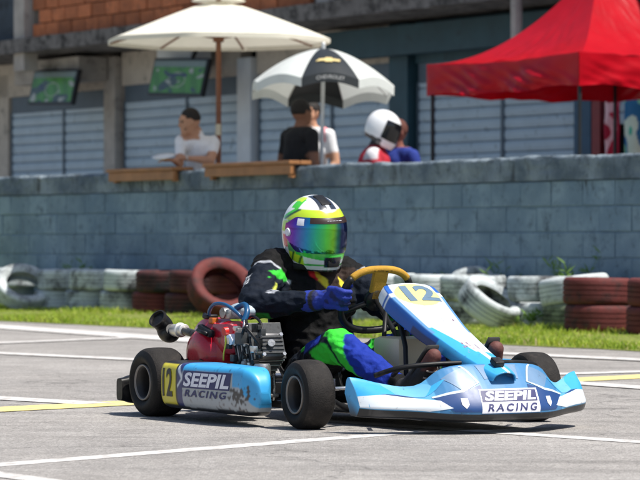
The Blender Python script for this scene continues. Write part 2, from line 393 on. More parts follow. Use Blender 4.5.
def shutter(a0, a1, zb, zt, seams=()):
    edges = [a0] + list(seams) + [a1]
    for s0, s1 in zip(edges[:-1], edges[1:]):
        me = None; z = zb; hh = .145; w = s1 - s0 - .05
        bm = bmesh.new()
        mb = MB(); prof = [(0, 0), (-.014, .008), (-.024, .05), (-.022, .10), (-.008, .136), (0, .139), (.012, .139), (.012, 0)]
        mb.add([(x, y, q) for x in (-w / 2, w / 2) for y, q in prof], [tuple(range(8)), tuple(range(8, 16))] + [(i, (i + 1) % 8, 8 + (i + 1) % 8, 8 + i) for i in range(8)])
        bm.free(); first = mb.build('slat', M_shut, bl); first.location = ((s0 + s1) / 2, .06, zb); me = first.data; z += hh
        while z + .03 < zt: link('slat', me, bl, ((s0 + s1) / 2, .06, z)); z += hh
        bbox('shutter_rail', s0 - .0, s0 + .03, zb, zt, .02, .1, M_shut2, .004); bbox('shutter_rail', s1 - .03, s1, zb, zt, .021, .1, M_shut2, .004)
    bbox('shutter_housing', a0 + .02, a1 - .02, zt - .02, zt + .25, .03, .2, M_shut2, .01)
for a0, a1, zt, se in ((-20.22, -17.05, 2.78, (-18.48,)), (-16.6, -13.28, 2.82, (-14.78,)), (-12.83, -9.52, 2.82, (-11.0,)), (-9.02, -5.66, 2.78, (-8.68, -7.2)),):
    shutter(a0, a1, FZ + .9, zt, se)
shutter(-5.08, -1.9, 2.1, 2.78)
bbox('pillar', -34, -20.27, FZ, 3.4, 0, .24, M_pale); bbox('pillar', -17.0, -16.66, FZ, 3.5, -.1, .2, M_conc)
bbox('pillar', -13.24, -12.88, FZ, 3.3, -.08, .22, M_white); bbox('pillar', -9.48, -9.06, FZ, 3.55, -.1, .2, M_teal)
bbox('pillar', -5.62, -5.3, FZ, 3.55, -.1, .2, mat('blue_post_paint', (.03, .09, .16), .6, var=.15)); bbox('red_post', -5.27, -5.11, FZ, 3.0, -.11, .05, M_redp)
bbox('pillar', -1.85, -1.4, FZ, 3.55, -.1, .2, M_teal)
# lintels and beams
bbox('lintel', -34, -17.03, 3.03, 3.56, .0, .2, M_pale); bbox('lintel', -16.62, -13.27, 3.06, 3.56, .0, .2, M_pale); bbox('lintel', -12.85, -9.5, 3.06, 3.56, .0, .2, M_pale)
bbox('lintel', -9.03, -5.64, 3.02, 3.56, .0, .2, M_teal); bbox('lintel', -5.09, 12, 3.02, 3.56, .0, .2, M_teal)
bbox('beam', -18.9, -16.85, 3.14, 3.5, -.62, -.12, M_conc, .015); bbox('beam', -10.8, -4.6, 3.12, 3.5, -.3, -.115, M_teal)
bbox('air_duct', -14.75, -13.8, 3.1, 3.56, -.5, -.15, M_white, .02)
UB = -1.1                                                  # the upper storey juts out
def slab():
    mb = MB(); n = 260; vs = []
    for i in range(n + 1):
        a = -34 + 46 * i / n; d = .025 * noise.noise((a * 3, 0, 8)) + .012 * noise.noise((a * 11, 0, 8)); e = .02 * noise.noise((a * 4, 5, 8))
        vs += [(a, UB - .12 + d, 3.57 + e), (a, UB - .13 + d, 3.78 + e), (a, .6, 3.78), (a, .6, 3.57)]
    mb.add(vs, [(i * 4 + j, i * 4 + (j + 1) % 4, i * 4 + 4 + (j + 1) % 4, i * 4 + 4 + j) for i in range(n) for j in range(4)] + [(0, 1, 2, 3), tuple(n * 4 + j for j in range(4))])
    mb.build('floor_slab', mat('stained_slab', (.17, .16, .15), .95, var=.35, scale=3, dirt=(.03, .028, .026), dirt_amt=.55, dirt_scale=5, bump=.6, bscale=30, world=True), bl, smooth=40)
slab()
UF = -1.0
bbox('upper_wall', -34, -17.95, 3.80, 7, UF, UF + .2, M_navy); bbox('upper_pillar', -17.93, -17.6, 3.3, 7, UF - .14, UF + .1, M_conc)
bbox('upper_wall', -17.58, 12, 3.79, 7, UF + .05, UF + .25, M_bmort, 0)
bbox('upper_pillar', -9.75, -9.45, 3.79, 7, UF - .06, UF + .04, M_conc); _ap, _ = on_plane(516.5, 20, BB + UF - .24); bbox('drain_pipe', _ap - .06, _ap + .06, 2.7, 7, UF - .30, UF - .18, M_conc, .05)
bme = MB().box((-.19, -.045, -.095), (.19, .05, .095), bev=.006).build('brick', M_brick, bl); bme_d = bme.data; bme.location = (-17.35, UF + .03, 3.9)
for r in range(6):
    a = -17.35 + (.2 if r % 2 else 0) + (.4 if r == 0 else 0)
    while a < -9.95 + 3.9:
        if not -9.95 < a < -9.25: link('brick', bme_d, bl, (a, UF + .03 + random.uniform(-.008, .008), 3.9 + r * .205))
        a += .4
bbox('upper_panel', -5.7, 12, 3.8, 7, UF - .02, UF + .04, mat('grey_upper_render', (.2, .19, .18), .95, var=.3, scale=2, world=True), 0)

# goods hanging in the open bay
def cloth(name, px0, px1, py0, py1, b, cols, label, cat, seed):
    a0, z1 = on_plane(px0, py0, b); a1, _ = on_plane(px1, py0, b); _, z0 = on_plane(px0, py1, b)
    def fn(u, v):
        return Vector((lerp(a0, a1, u), .05 * math.sin(u * 9 + seed) * (1 - .4 * v) + .02 * noise.noise((u * 5, v * 5, seed)), lerp(z0 - .5, z1, v) + .04 * math.sin(u * 3.14)))
    def cf(u, v, p): return cols[int((noise.noise((u * 2.2 + seed, v * 3.5, seed)) * .5 + .5 + .15 * math.sin(u * 8)) * len(cols)) % len(cols)]
    mb = MB().grid(fn, 46, 70, colfn=cf); o = mb.build(name, mat('printed_cloth', rough=.8, attr='Col', var=.08), None, True, label, cat); o.location = W(0, b); o.rotation_euler.z = WROT
    m = o.modifiers.new('s', 'SOLIDIFY'); m.thickness = .02
cloth('hanging_cloth', 605, 621, 100, 152, 7.1, ['d8506e', 'c22548', 'eec4c8', 'b01a3c', 'e87a90'], 'pink and red patterned cloth hanging in the open shop bay', 'cloth', 3)
cloth('hanging_cloth', 622, 668, 98, 152, 7.0, ['2fb3c9', '8ed6b0', '1f6fa0', 'd7ecd8', '3fc0a0'], 'turquoise and green patterned cloth hanging in the open shop bay', 'cloth', 8)

# two television screens
def tv(px0, px1, py0, py1, b, label, seed, roll):
    a0, z1 = on_plane(px0, py0, b); a1, z0 = on_plane(px1, py1, b); w, h = (a1 - a0), (z1 - z0)
    t = empty('television', W((a0 + a1) / 2, b, (z0 + z1) / 2), WROT, label, 'television', 'televisions hung above the shutters')
    t.rotation_euler = (R(-12), R(roll), WROT)
    MB().box((-w / 2, 0, -h / 2), (w / 2, .07, h / 2), bev=.012).build('casing', mat('black_plastic', (.012, .012, .013), .4), t)
    def cf(u, v, p):
        q = noise.noise((u * 2 + seed, v * 1.6, seed)); r = noise.noise((u * 6 + seed, v * 4.5, seed + 4))
        c = (.045, .17, .02) if math.sin(u * 26 + v * 5) > 0 else (.035, .13, .018)
        if q > .25: c = (.03, .05, .05)
        if abs(math.hypot(u - .5, (v - .4) * .7) - .16) < .012 or abs(u - .5) < .008: c = (.2, .24, .18)
        if r > .42: c = (.24, .26, .24)
        if r < -.42: c = (.02, .03, .06)
        if v > .82: c = (.12, .16, .15)
        return c
    MB().grid(lambda u, v: Vector((lerp(-w / 2 + .04, w / 2 - .04, u), -.006, lerp(-h / 2 + .04, h / 2 - .04, v))), 60, 40, colfn=cf).build('screen', mat('lit_screen', rough=.3, attr='Col', var=.05, emit=.12), t, True)
    MB().cyl((0, .1, .05), (0, .25, 3.6 - (z0 + z1) / 2), .025).box((-.15, .06, -.12), (.15, .12, .12)).build('bracket', mat('black_plastic'), t)
tv(31, 75, 71, 103, 6.7, 'green lit television above the shutter beside the bare concrete column', 2, 2)
tv(151, 205, 60, 94, 6.7, 'green lit television hanging above the shutter behind the man in white', 9, 3)

# ================================================================== TYRE BARRIER
M_ty = {'white': mat('white_painted_rubber', (.52, .57, .58), .75, var=.14, scale=6, dirt=(.035, .037, .04), dirt_amt=.49, dirt_scale=4, bump=.3, bscale=50),
        'red': mat('maroon_painted_rubber', (.125, .022, .02), .8, var=.25, scale=6, dirt=(.02, .016, .016), dirt_amt=.35, dirt_scale=5, bump=.3, bscale=50),
        'mixed': mat('half_white_rubber', (.5, .54, .55), .75, var=.15, scale=5, dirt=(.018, .017, .018), dirt_amt=.72, dirt_scale=2.6, bump=.3, bscale=50),
        'dark': mat('dark_maroon_rubber', (.075, .016, .016), .8, var=.25, scale=6, dirt=(.012, .011, .012), dirt_amt=.6, dirt_scale=3.5, bump=.3, bscale=50),
        'mossy': mat('mossy_rubber', (.22, .26, .17), .9, var=.25, scale=6, dirt=(.03, .035, .02), dirt_amt=.5, dirt_scale=5, bump=.3, bscale=50)}
def tyre_mesh(Rr, Wd, groove, key):
    mb = MB(); h = Wd / 2; ri = Rr * .62
    out = [(ri, h * .62), (ri + .012, h * .80), (Rr * .78, h * .98), (Rr * .90, h), (Rr * .955, h * .93), (Rr * .985, h * .80)]
    tread = []
    for k in range(groove):
        z0 = h * .72 - (1.44 * h) * k / groove; z1 = h * .72 - (1.44 * h) * (k + .78) / groove
        tread += [(Rr, z0), (Rr, z1), (Rr - .010, z1 - .002), (Rr - .010, z1 - (1.44 * h) * .16 / groove)]
    prof = out + tread[:-2] + [(r, -z) for r, z in reversed(out)]
    inner = [(ri + .004, -h * .55), (ri + .03, -h * .75), (Rr * .88, -h * .8), (Rr * .93, 0), (Rr * .88, h * .8), (ri + .03, h * .75), (ri + .004, h * .55)]
    mb.lathe(prof + inner, 48, Matrix.Rotation(R(90), 4, 'X'), closed=True)
    me = mb.build('tyre', M_ty[key], smooth=35); d = me.data; bpy.data.objects.remove(me); return d
TM = {}
def tyre(px, key, level=0, b=-.42, Rr=.275, Wd=.205, tilt=None, label='', group=None, dz=0, groove=4, a=None):
    k = (key, Rr, Wd, groove)
    if k not in TM: TM[k] = tyre_mesh(Rr, Wd, groove, key)
    if a is None: a, _ = on_plane(px, 300, b)
    o = bpy.data.objects.new('tyre', TM[k]); COL.objects.link(o)
    o.location = W(a + random.uniform(-.012, .012), b + random.uniform(-.015, .015), .03 + Wd * (level + .5) + dz)
    o.rotation_euler = (R(random.uniform(-1.5, 1.5)), R(random.uniform(-1.5, 1.5)), random.uniform(0, 6.28))
    if tilt:                                   # tilt = (axis direction in camera-side terms)
        ax = Vector(tilt).normalized(); o.rotation_euler = ax.to_track_quat('Z', 'Y').to_euler()
    return tag(o, label, 'tyre', group or 'tyres stacked along the wall')
wl = 'white painted tyre lying in the row left of the red tyres'
for px, top, bot in ((12, 'white', 'white'), (66, 'white', 'white'), (96, 'white', 'white'), (131, 'white', 'mixed'), (165, 'dark', 'red'), (199, 'dark', 'dark')):
    nm = {12: 'behind the white tyre ring propped on its edge', 66: 'next to the white tyre ring propped on its edge', 96: 'in the widest pale stack',
          131: 'in the white stack bordering the maroon tyres', 165: 'in the maroon stack bordering the white tyres', 199: 'in the dark stack behind the leaning maroon tyre'}[px]
    for lv, key in ((0, bot), (1, top)):
        cn = {'white': 'white painted tyre', 'mixed': 'patchy black and white tyre', 'red': 'maroon painted tyre', 'dark': 'blackened maroon tyre'}[key]
        tyre(px + (0 if lv else -4), key, lv, label='%s %s %s' % (cn, 'on top' if lv else 'at the bottom', nm))
tyre(22, 'white', 0, b=-.80, Rr=.29, Wd=.17, tilt=(.25, -.62, .75), dz=.135, label='white tyre ring propped up on its edge with its dark hole showing')
tyre(222, 'red', 0, b=-.78, Rr=.30, Wd=.20, tilt=(.30, -.72, .62), dz=.16, label='maroon tyre leaning on its stack with its open hole towards the track')
tyre(244, 'red', 0, b=-.40, label='maroon tyre at the bottom behind the driver'); tyre(240, 'red', 1, b=-.40, label='maroon tyre on top behind the driver')
for px in (276, 312, 350, 386):
    for lv in (0, 1): tyre(px, 'white' if px > 300 else 'red', lv, label='%s painted tyre %s of %s' % ('white' if px > 300 else 'maroon', 'on top' if lv else 'at the bottom', {276: 'the stack behind the driver\'s sleeve', 312: 'the stack behind the chest of the driver', 350: 'the stack behind the blue glove', 386: 'the stack behind the steering wheel'}[px]), group='tyres behind the kart')
tyre(428, 'white', 0, label='white tyre at the bottom of the stack beside the steering wheel'); tyre(425, 'white', 1, label='white tyre on top of the stack beside the steering wheel')
tyre(470, 'white', 0, label='white tyre under the one with a tyre stood upright behind it'); tyre(473, 'white', 1, label='white tyre with a tyre stood upright behind it')
tyre(474, 'white', 0, b=-.13, Rr=.25, Wd=.16, tilt=(.30, -.95, .06), dz=.15, label='white tyre stood upright against the wall showing only its top arc')
tyre(491, 'white', 0, b=-.86, Rr=.25, Wd=.20, tilt=(.50, -.34, .80), dz=.10, label='white tyre tipped sideways with its hole facing the track')
tyre(545, 'white', 0, b=-.44, label='small white tyre at the bottom beside the tipped tyre'); tyre(540, 'white', 1, b=-.44, label='white tyre with dark scuffs on top beside the tipped tyre')
tyre(577, 'mossy', 0, b=-.45, label='mossy grey tyre at the bottom touching the red stack'); tyre(574, 'white', 1, b=-.45, label='pale tyre on top touching the red stack', tilt=(-.12, .06, 1))
tyre(598, 'red', 0, b=-.72, Rr=.255, label='maroon ribbed tyre at the bottom of the freestanding red stack'); tyre(598, 'red', 1, b=-.72, Rr=.26, label='maroon ribbed tyre on top of the freestanding red stack')
tyre(662, 'red', 0, b=-.72, Rr=.255, label='maroon ribbed tyre at the bottom of the red stack cut by the picture edge'); tyre(662, 'red', 1, b=-.72, Rr=.26, label='maroon ribbed tyre on top of the red stack cut by the picture edge')

# weeds growing up between the tyres and the wall
M_weed = mat('weed_leaf', (.15, .27, .045), .7, var=.25, scale=20, trans=.3)
def weed(px, b, h, n, label):
    a, _ = on_plane(px, 280, b); o = empty('weed', W(a, b, .04), 0, label, 'weed', 'weeds growing among the tyres'); st, lf = MB(), MB()
    for i in range(n):
        an = random.uniform(0, 6.28); l = h * random.uniform(.6, 1); sp = random.uniform(.05, .28)
        pts = [Vector((math.cos(an) * sp * t ** 1.6, math.sin(an) * sp * t ** 1.6, l * t * (1 - .12 * t * t))) for t in (0, .25, .5, .75, 1)]
        st.tube(pts, [.0035, .003, .0025, .002, .001], 4)
        for q in range(16):
            t = random.uniform(.3, 1); p = Vector((math.cos(an) * sp * t ** 1.6, math.sin(an) * sp * t ** 1.6, l * t * (1 - .12 * t * t)))
            d = Vector((random.uniform(-1, 1), random.uniform(-1, 1), random.uniform(.1, .9))).normalized(); s = d.orthogonal().normalized(); ll = random.uniform(.06, .14)
            lf.add([p, p + d * ll * .45 + s * .008, p + d * ll, p + d * ll * .45 - s * .008], [(0, 1, 2, 3)])
    st.build('stem', M_weed, o); lf.build('leaf', M_weed, o, fix=False)
for px, b, h, n, lb in ((447, -.12, .58, 4, 'thin weed rising behind the white tyres by the steering wheel'), (491, -.12, .64, 6, 'leafy weed growing behind the tipped tyre'), (512, -.14, .56, 4, 'short weed beside the leafy one behind the tipped tyre'),
                        (552, -.12, .56, 4, 'weed between the pale tyre and the wall'), (573, -.12, .68, 8, 'bushiest weed growing behind the pale tyre near the red stack'), (87, -.1, .56, 7, 'small weed on top of the white stacks'),
                        (530, -.70, .14, 4, 'low weed at the foot of the small white tyre')): weed(px, b, h, n, lb)

# ================================================================== LEDGE BOARDS
M_wood = mat('varnished_wood', (.36, .16, .06), .5, var=.25, scale=6, bump=.15, bscale=40)
def ledge(p0, p1, ytop, ybot, label):
    a0, zt = on_plane(p0, ytop, -.12); a1, _ = on_plane(p1, ytop, -.12); t = empty('wooden_ledge', W(a0, 0, 0), WROT, label, 'ledge'); L_ = a1 - a0
    zt = 1.455 if p0 > 180 else 1.44
    for k in range(2): MB().box((0, -.13 + k * .125, zt - .035), (L_, -.01 + k * .125, zt), bev=.006).build('plank', M_wood, t)
    MB().box((.01, -.11, zt - .125), (L_ - .01, -.075, zt - .037), bev=.005).build('front_board', M_wood, t)
    MB().box((.05, -.074, 1.30), (.10, -.03, zt - .036)).build('bracket', M_wood, t); MB().box((L_ - .10, -.074, 1.30), (L_ - .05, -.03, zt - .036)).build('bracket', M_wood, t)
ledge(107, 173, 170, 182, 'brown wooden ledge on the wall under the plate of the man in white')
ledge(203, 290, 164, 177, 'brown wooden ledge on the wall below the man in black')

# ================================================================== UMBRELLAS AND TENT
M_cream = mat('cream_canvas', (.80, .77, .66), .85, var=.05, scale=5, trans=.22, bump=.1, bscale=200)
M_pole = mat('brown_wood_pole', (.20, .075, .035), .5, var=.2, scale=9)
def big_umbrella():
    a, _ = on_plane(218.5, 100, .62); t = empty('market_umbrella', W(a, .62, FZ), WROT, 'large cream market umbrella on a brown wooden pole', 'umbrella')
    zr, zt, Rr = 2.715 - FZ, 3.15 - FZ, 1.13
    def rad(an): k = (an / (2 * math.pi) * 8) % 1; return 1 - .05 * math.sin(math.pi * k)
    def fn(u, v):
        an = 2 * math.pi * u; r = lerp(.10, Rr, v) * lerp(1, rad(an), v); k = (u * 8) % 1
        return Vector((math.cos(an) * r, math.sin(an) * r, zt - .06 - (zt - .06 - zr) * v ** 1.12 - .03 * math.sin(math.pi * k) * v * (1 - v) * 2))
    o = MB().grid(fn, 96, 14, True).build('canopy', M_cream, t, 40)
    def va(u, v):
        an = 2 * math.pi * u; r = Rr * rad(an) * 1.002; return Vector((math.cos(an) * r, math.sin(an) * r, zr - .002 - .04 * v))
    MB().grid(va, 96, 3, True).build('valance', M_cream, t, 40)
    def cp(u, v): an = 2 * math.pi * u; r = lerp(.01, .27, v); return Vector((math.cos(an) * r, math.sin(an) * r, zt + .05 - .10 * v ** 1.3))
    MB().grid(cp, 40, 6, True).build('vent_cap', M_cream, t, 40)
    MB().tube([(0, 0, 0), (0, 0, .9), (0, 0, zt)], .027, 14).build('pole', M_pole, t)
    MB().cyl((0, 0, 1.42), (0, 0, 1.53), .031).build('pole_sleeve', mat('pale_brass', (.6, .55, .42), .4, metal=.5), t)
    MB().ball((0, 0, zt + .07), (.03, .03, .05)).build('finial', M_pole, t); MB().box((-.25, -.25, 0), (.25, .25, .07), bev=.02).build('base', M_conc, t)
    hb = MB().cyl((0, 0, zr - .02), (0, 0, zr + .06), .055).build('hub', M_pole, t)
    for k in range(8):
        an = 2 * math.pi * k / 8; d = Vector((math.cos(an), math.sin(an), 0))
        rb = MB().tube([d * .1 + Vector((0, 0, zt - .10)), d * .6 + Vector((0, 0, zt - .10 - (zt - zr) * .5)), d * (Rr * .985) + Vector((0, 0, zr - .02))], .011, 6).build('rib', M_pole, t)
        MB().cyl(d * .05 + Vector((0, 0, zr + .02)), d * .55 + Vector((0, 0, zt - .135 - (zt - zr) * .42)), .009, 6).build('strut', M_pole, rb)
big_umbrella()
def small_umbrella():
    a, _ = on_plane(319.5, 120, .62); t = empty('beach_umbrella', W(a, .62, FZ), 0, 'white and black panelled beach umbrella with a gold bow tie emblem', 'umbrella')
    t.rotation_euler = (R(-6), R(1.0), 0); zr, zt, Rr = 2.17 - FZ, 2.555 - FZ, .70
    MW = mat('white_nylon', (.74, .78, .76), .6, var=.06, scale=6, trans=.30); MK = mat('black_nylon', (.016, .020, .022), .5, var=.1, scale=6)
    OFF = R(-90 + 6 - 22.5)
    def pt(an, k, v, off=0):
        sag = math.sin(math.pi * k); r = Rr * v * (1 - .055 * sag * v) + off; z = zt - (zt - zr) * (v ** 1.7) + .055 * sag * v ** 2 + off
        return Vector((math.cos(an) * r, math.sin(an) * r, z))
    for p in range(8):
        an0 = OFF + p * math.pi / 4; f = lambda u, v: pt(an0 + u * math.pi / 4, u, .03 + .97 * v)
        m_ = MK if p in (0, 4) else MW
        o = MB().grid(f, 14, 16).build('panel', m_, t, True, fix=False)
        vl = MB().grid(lambda u, v: pt(an0 + u * math.pi / 4, u, 1) + Vector((0, 0, -.085 * v)), 14, 3).build('valance', m_, o, True, fix=False)
        MB().tube([pt(an0, 0, x) + Vector((0, 0, -.008)) for x in (.03, .3, .6, .8, 1)], .005, 5).build('rib', mat('steel', (.5, .5, .5), .35, metal=.9), t)
    # gold bow-tie emblem on the black panel that faces the track
    bow = [(-.125, -.026), (-.10, .022), (-.035, .022), (-.03, .045), (.035, .045), (.04, .022), (.125, .022), (.10, -.026), (.035, -.026), (.03, -.048), (-.035, -.048), (-.04, -.026)]
    bm = bmesh.new(); bm.faces.new([bm.verts.new((x, y, 0)) for x, y in bow]); bmesh.ops.triangulate(bm, faces=bm.faces[:]); bmesh.ops.subdivide_edges(bm, edges=bm.edges[:], cuts=4, use_grid_fill=True)
    put_text('emblem', bm, lambda x, y: pt(OFF + math.pi / 8 + x / (Rr * .72), .5 + x / (Rr * .72) / (math.pi / 4), .70 - y / .75, .008), mat('gold_print', (.62, .50, .22), .5), t)
    put_text('lettering', text_mesh('CHEVROLET', .05, 0, .001), lambda x, y: (lambda q: q + q.xy.normalized().to_3d() * .006 + Vector((0, 0, -.042 + y)))(pt(OFF + math.pi / 8 + x / Rr, .5 + x / Rr / (math.pi / 4), 1)), mat('grey_print', (.35, .36, .36), .6), t)
    MB().tube([(0, 0, -.0), (0, 0, 1), (0, 0, zt + .03)], .019, 12).build('pole', mat('white_steel_pole', (.6, .62, .62), .4, metal=.3), t)
    MB().ball((0, 0, zt + .04), (.02, .02, .03)).build('tip', mat('white_steel_pole'), t); MB().cyl((0, 0, 0), (0, 0, .12), .2, 24, .12).build('base', M_conc, t)
small_umbrella()
def tent():
    b0 = 4.0; a0, zt = on_plane(427, 58.5, b0); a1, _ = on_plane(579, 58, b0); Ln = a1 - a0; ze = 2.64; PK = 3.74
    t = empty('canopy_tent', W(a0, b0, FZ), WROT, 'red canopy tent with peaked roof standing on the terrace', 'tent')
    MR = mat('red_vinyl', (.55, .006, .018), .35, var=.12, scale=3, trans=.30, bump=.25, bscale=6, spec=.3)
    C = Vector((Ln / 2, Ln / 2, 0))
    cor = [Vector((0, 0, 0)), Vector((Ln, 0, 0)), Vector((Ln, Ln, 0)), Vector((0, Ln, 0))]
    for s in range(4):
        A, B = cor[s], cor[(s + 1) % 4]
        def fn(u, v):
            e = A.lerp(B, u); p = e.lerp(C, v); rg = (1 - abs(2 * u - 1))
            z = ze + (PK - ze) * v ** 2.0 - .05 * math.sin(math.pi * u) * (1 - v) ** 1.5 * .7 - .10 * math.sin(math.pi * u) * v * (1 - v)
            z += .03 * noise.noise((u * 4 + s * 7, v * 3, 1)) * (1 - v) * math.sin(math.pi * u) + .055 * abs(noise.noise((u * 9 + v * 5 + s * 7, v * 6 - u * 4, 2))) * math.sin(math.pi * u) * (1 - v)
            return Vector((p.x, p.y, z - FZ))
        o = MB().grid(fn, 50, 34).build('roof_panel', MR, t, True)
        nr = (B - A).normalized().cross(Vector((0, 0, 1)))
        def va(u, v):
            p = A.lerp(B, u); z = ze - .05 * math.sin(math.pi * u) * .7 + .03 * noise.noise((u * 4 + s * 7, 0, 1)) * math.sin(math.pi * u) + .012 * noise.noise((u * 13 + s * 7, 0, 2)) * math.sin(math.pi * u)
            sc_ = .345 - .035 * abs(math.sin(u * math.pi * 3)); fl = (.045 * math.sin(u * 17 + 3 * v + s) + .05 * noise.noise((u * 7 + v * 2, v * 2.2, s + 5)) + .15 * abs(noise.noise((u * 8 - v * 2.5, v * 1.5, s + 9)))) * v * math.sin(math.pi * u) ** .5
            q = p + nr * (fl + .004); return Vector((q.x, q.y, z - sc_ * v - FZ))
        MB().grid(va, 70, 12).build('valance', MR, t, True)
        MB().box((-.014, -.014, 0), (.014, .014, ze - FZ - .03), Matrix.Translation(A + (C - A).normalized() * .06)).build('leg', mat('dark_steel', (.03, .035, .04), .5, metal=.4), t)
        MB().cyl(A + Vector((0, 0, ze - FZ - .09)) + (C - A).normalized() * .06, B + Vector((0, 0, ze - FZ - .09)) + (C - B).normalized() * .06, .014).build('rail', mat('dark_steel'), t)
tent()

# ================================================================== PEOPLE
def capsule(mb, p0, r0, p1, r1, n=16, sq=1.0, sqdir=None):
    p0, p1 = Vector(p0), Vector(p1); d = (p1 - p0).normalized(); path, rs = [], []
    for k in range(5): an = math.pi / 2 * (1 - k / 4.001) ; path.append(p0 - d * r0 * math.sin(an)); rs.append(max(.001, r0 * math.cos(an)))
    for k in (1, 2, 3): path.append(p0.lerp(p1, k / 4)); rs.append(lerp(r0, r1, k / 4))
    for k in range(5): an = math.pi / 2 * (k / 4.001); path.append(p1 + d * r1 * math.sin(an)); rs.append(max(.001, r1 * math.cos(an)))
    mb.tube(path, rs, n)
def remesh(name, mb, voxel, m, parent, colfn=None, smooth_it=6, disp=None):
    me = bpy.data.meshes.new(name); me.from_pydata(mb.v, [], mb.f); o = bpy.data.objects.new('tmp', me); COL.objects.link(o)
    r = o.modifiers.new('r', 'REMESH'); r.mode = 'VOXEL'; r.voxel_size = voxel
    s = o.modifiers.new('s', 'SMOOTH'); s.factor = .5; s.iterations = smooth_it
    dg = bpy.context.evaluated_depsgraph_get(); out = bpy.data.meshes.new_from_object(o.evaluated_get(dg)); bpy.data.objects.remove(o); bpy.data.meshes.remove(me)
    out.name = name
    if disp:
        nrm = [v.normal.copy() for v in out.vertices]
        for v, q in zip(out.vertices, nrm): v.co += q * disp(v.co)
    if colfn:
        at = out.color_attributes.new('Col', 'FLOAT_COLOR', 'POINT')
        at.data.foreach_set('color', [x for v in out.vertices for x in lin(colfn(v.co))])
    if colfn: smooth_colours(out, 1)
    set_smooth(out); out.materials.clear(); out.materials.append(m)
    q = bpy.data.objects.new(name, out); COL.objects.link(q); q.parent = parent; return q
M_cloth = mat('worn_clothing', rough=.85, attr='Col', var=.1, scale=14, bump=.25, bscale=90)
M_hair = mat('dark_hair', (.012, .009, .008), .7, var=.3, scale=40, bump=.6, bscale=120)
SKIN = (.52, .28, .18); SKIN_D = (.24, .115, .07)
def seg_d(p, a, b):
    a, b = Vector(a), Vector(b); t = max(0, min(1, (p - a).dot(b - a) / (b - a).length_squared)); return (p - a.lerp(b, t)).length, t
def fingers(mb, wrist, tip, up, curl=.5, sc_=1., thumb=1):
    """a palm and five unequal bent fingers from wrist towards tip"""
    w, tp, up = Vector(wrist), Vector(tip), Vector(up); d = (tp - w).normalized(); side = d.cross(up).normalized(); up = side.cross(d)
    palm = w + d * .085 * sc_
    for k in range(4):
        s = side * (.031 - .0205 * k) * sc_; capsule(mb, w + s * .55 + d * .01, .014 * sc_, palm + s, .0125 * sc_, 8)
        L_ = (.066, .076, .071, .055)[k] * sc_; q = palm + s; dd = d.copy()
        for j in range(3):
            dd = (dd - up * curl * (.75, 1., .8)[j]).normalized(); e = q + dd * L_ * (.46, .32, .24)[j]
            capsule(mb, q, (.0105 - .001 * j) * sc_, e, (.0098 - .001 * j) * sc_, 8); q = e
    q = w + side * .02 * thumb * sc_ + d * .022 * sc_; e = q + (side * .8 * thumb + d * .7 - up * .35 * curl).normalized() * .045 * sc_
    capsule(mb, q, .014 * sc_, e, .0115 * sc_, 8); capsule(mb, e, .0115 * sc_, e + (d - up * .7 * curl + side * .2 * thumb).normalized() * .035 * sc_, .0095 * sc_, 8)
def head(mb, c, fwd, s=1.):
    """skull, jaw, nose, ears, brow; c = centre of skull"""
    c = Vector(c); f = Vector(fwd).normalized(); up = Vector((0, 0, 1)); up = (up - f * up.dot(f)).normalized(); l = up.cross(f)
    M3 = Matrix((f, l, up)).transposed()
    P = lambda x, y, z: c + M3 @ Vector((x, y, z)) * s
    mb.ball(c + M3 @ Vector((-.012, 0, .02)) * s, (.098 * s, .077 * s, .10 * s), 10, M3.to_4x4()); capsule(mb, P(.025, 0, -.01), .066 * s, P(.05, 0, -.075), .042 * s)
    capsule(mb, P(.085, 0, .012), .010 * s, P(.103, 0, -.022), .014 * s, 8)
    for y in (-1, 1):
        capsule(mb, P(-.005, y * .076, .018), .012 * s, P(-.005, y * .078, -.02), .010 * s, 8); capsule(mb, P(.078, y * .03, .035), .013 * s, P(.072, y * .045, .03), .012 * s, 8)
        capsule(mb, P(.05, y * .035, -.03), .03 * s, P(.055, y * .02, -.06), .024 * s, 8)
    capsule(mb, P(.082, -.018, -.052), .009 * s, P(.082, .018, -.052), .009 * s, 8)
    return P, M3
def hair_cap(P, M3, c, s, parent, m=M_hair, low=-.01):
    mb = MB(); mb.ball(Vector(c) + M3 @ Vector((-.02, 0, .034)) * s, (.097 * s, .083 * s, .098 * s), 12, M3.to_4x4())
    bm = bmesh.new(); vs = [bm.verts.new(v) for v in mb.v]; [bm.faces.new([vs[i] for i in f]) for f in mb.f]
    inv = M3.transposed()
    kill = [v for v in bm.verts if (lambda q: q.z < low * s + max(0, q.x) * .75 + .012 * noise.noise(q * 45))(inv @ (v.co - Vector(c)))]
    bmesh.ops.delete(bm, geom=kill, context='VERTS')
    for v in bm.verts: v.co += (v.co - Vector(c)).normalized() * .006 * noise.noise(v.co * 60)
    mb2 = MB(); mb2.bm(bm); o = mb2.build('hair', m, parent, True); k = o.modifiers.new('s', 'SOLIDIFY'); k.thickness = .01; return o
def eyes(P, parent):
    mb = MB()
    for y in (-1, 1): mb.ball(P(.078, y * .031, .012), .0125, 6)
    mb.build('eye', mat('dark_eye', (.03, .025, .022), .3), parent, True)

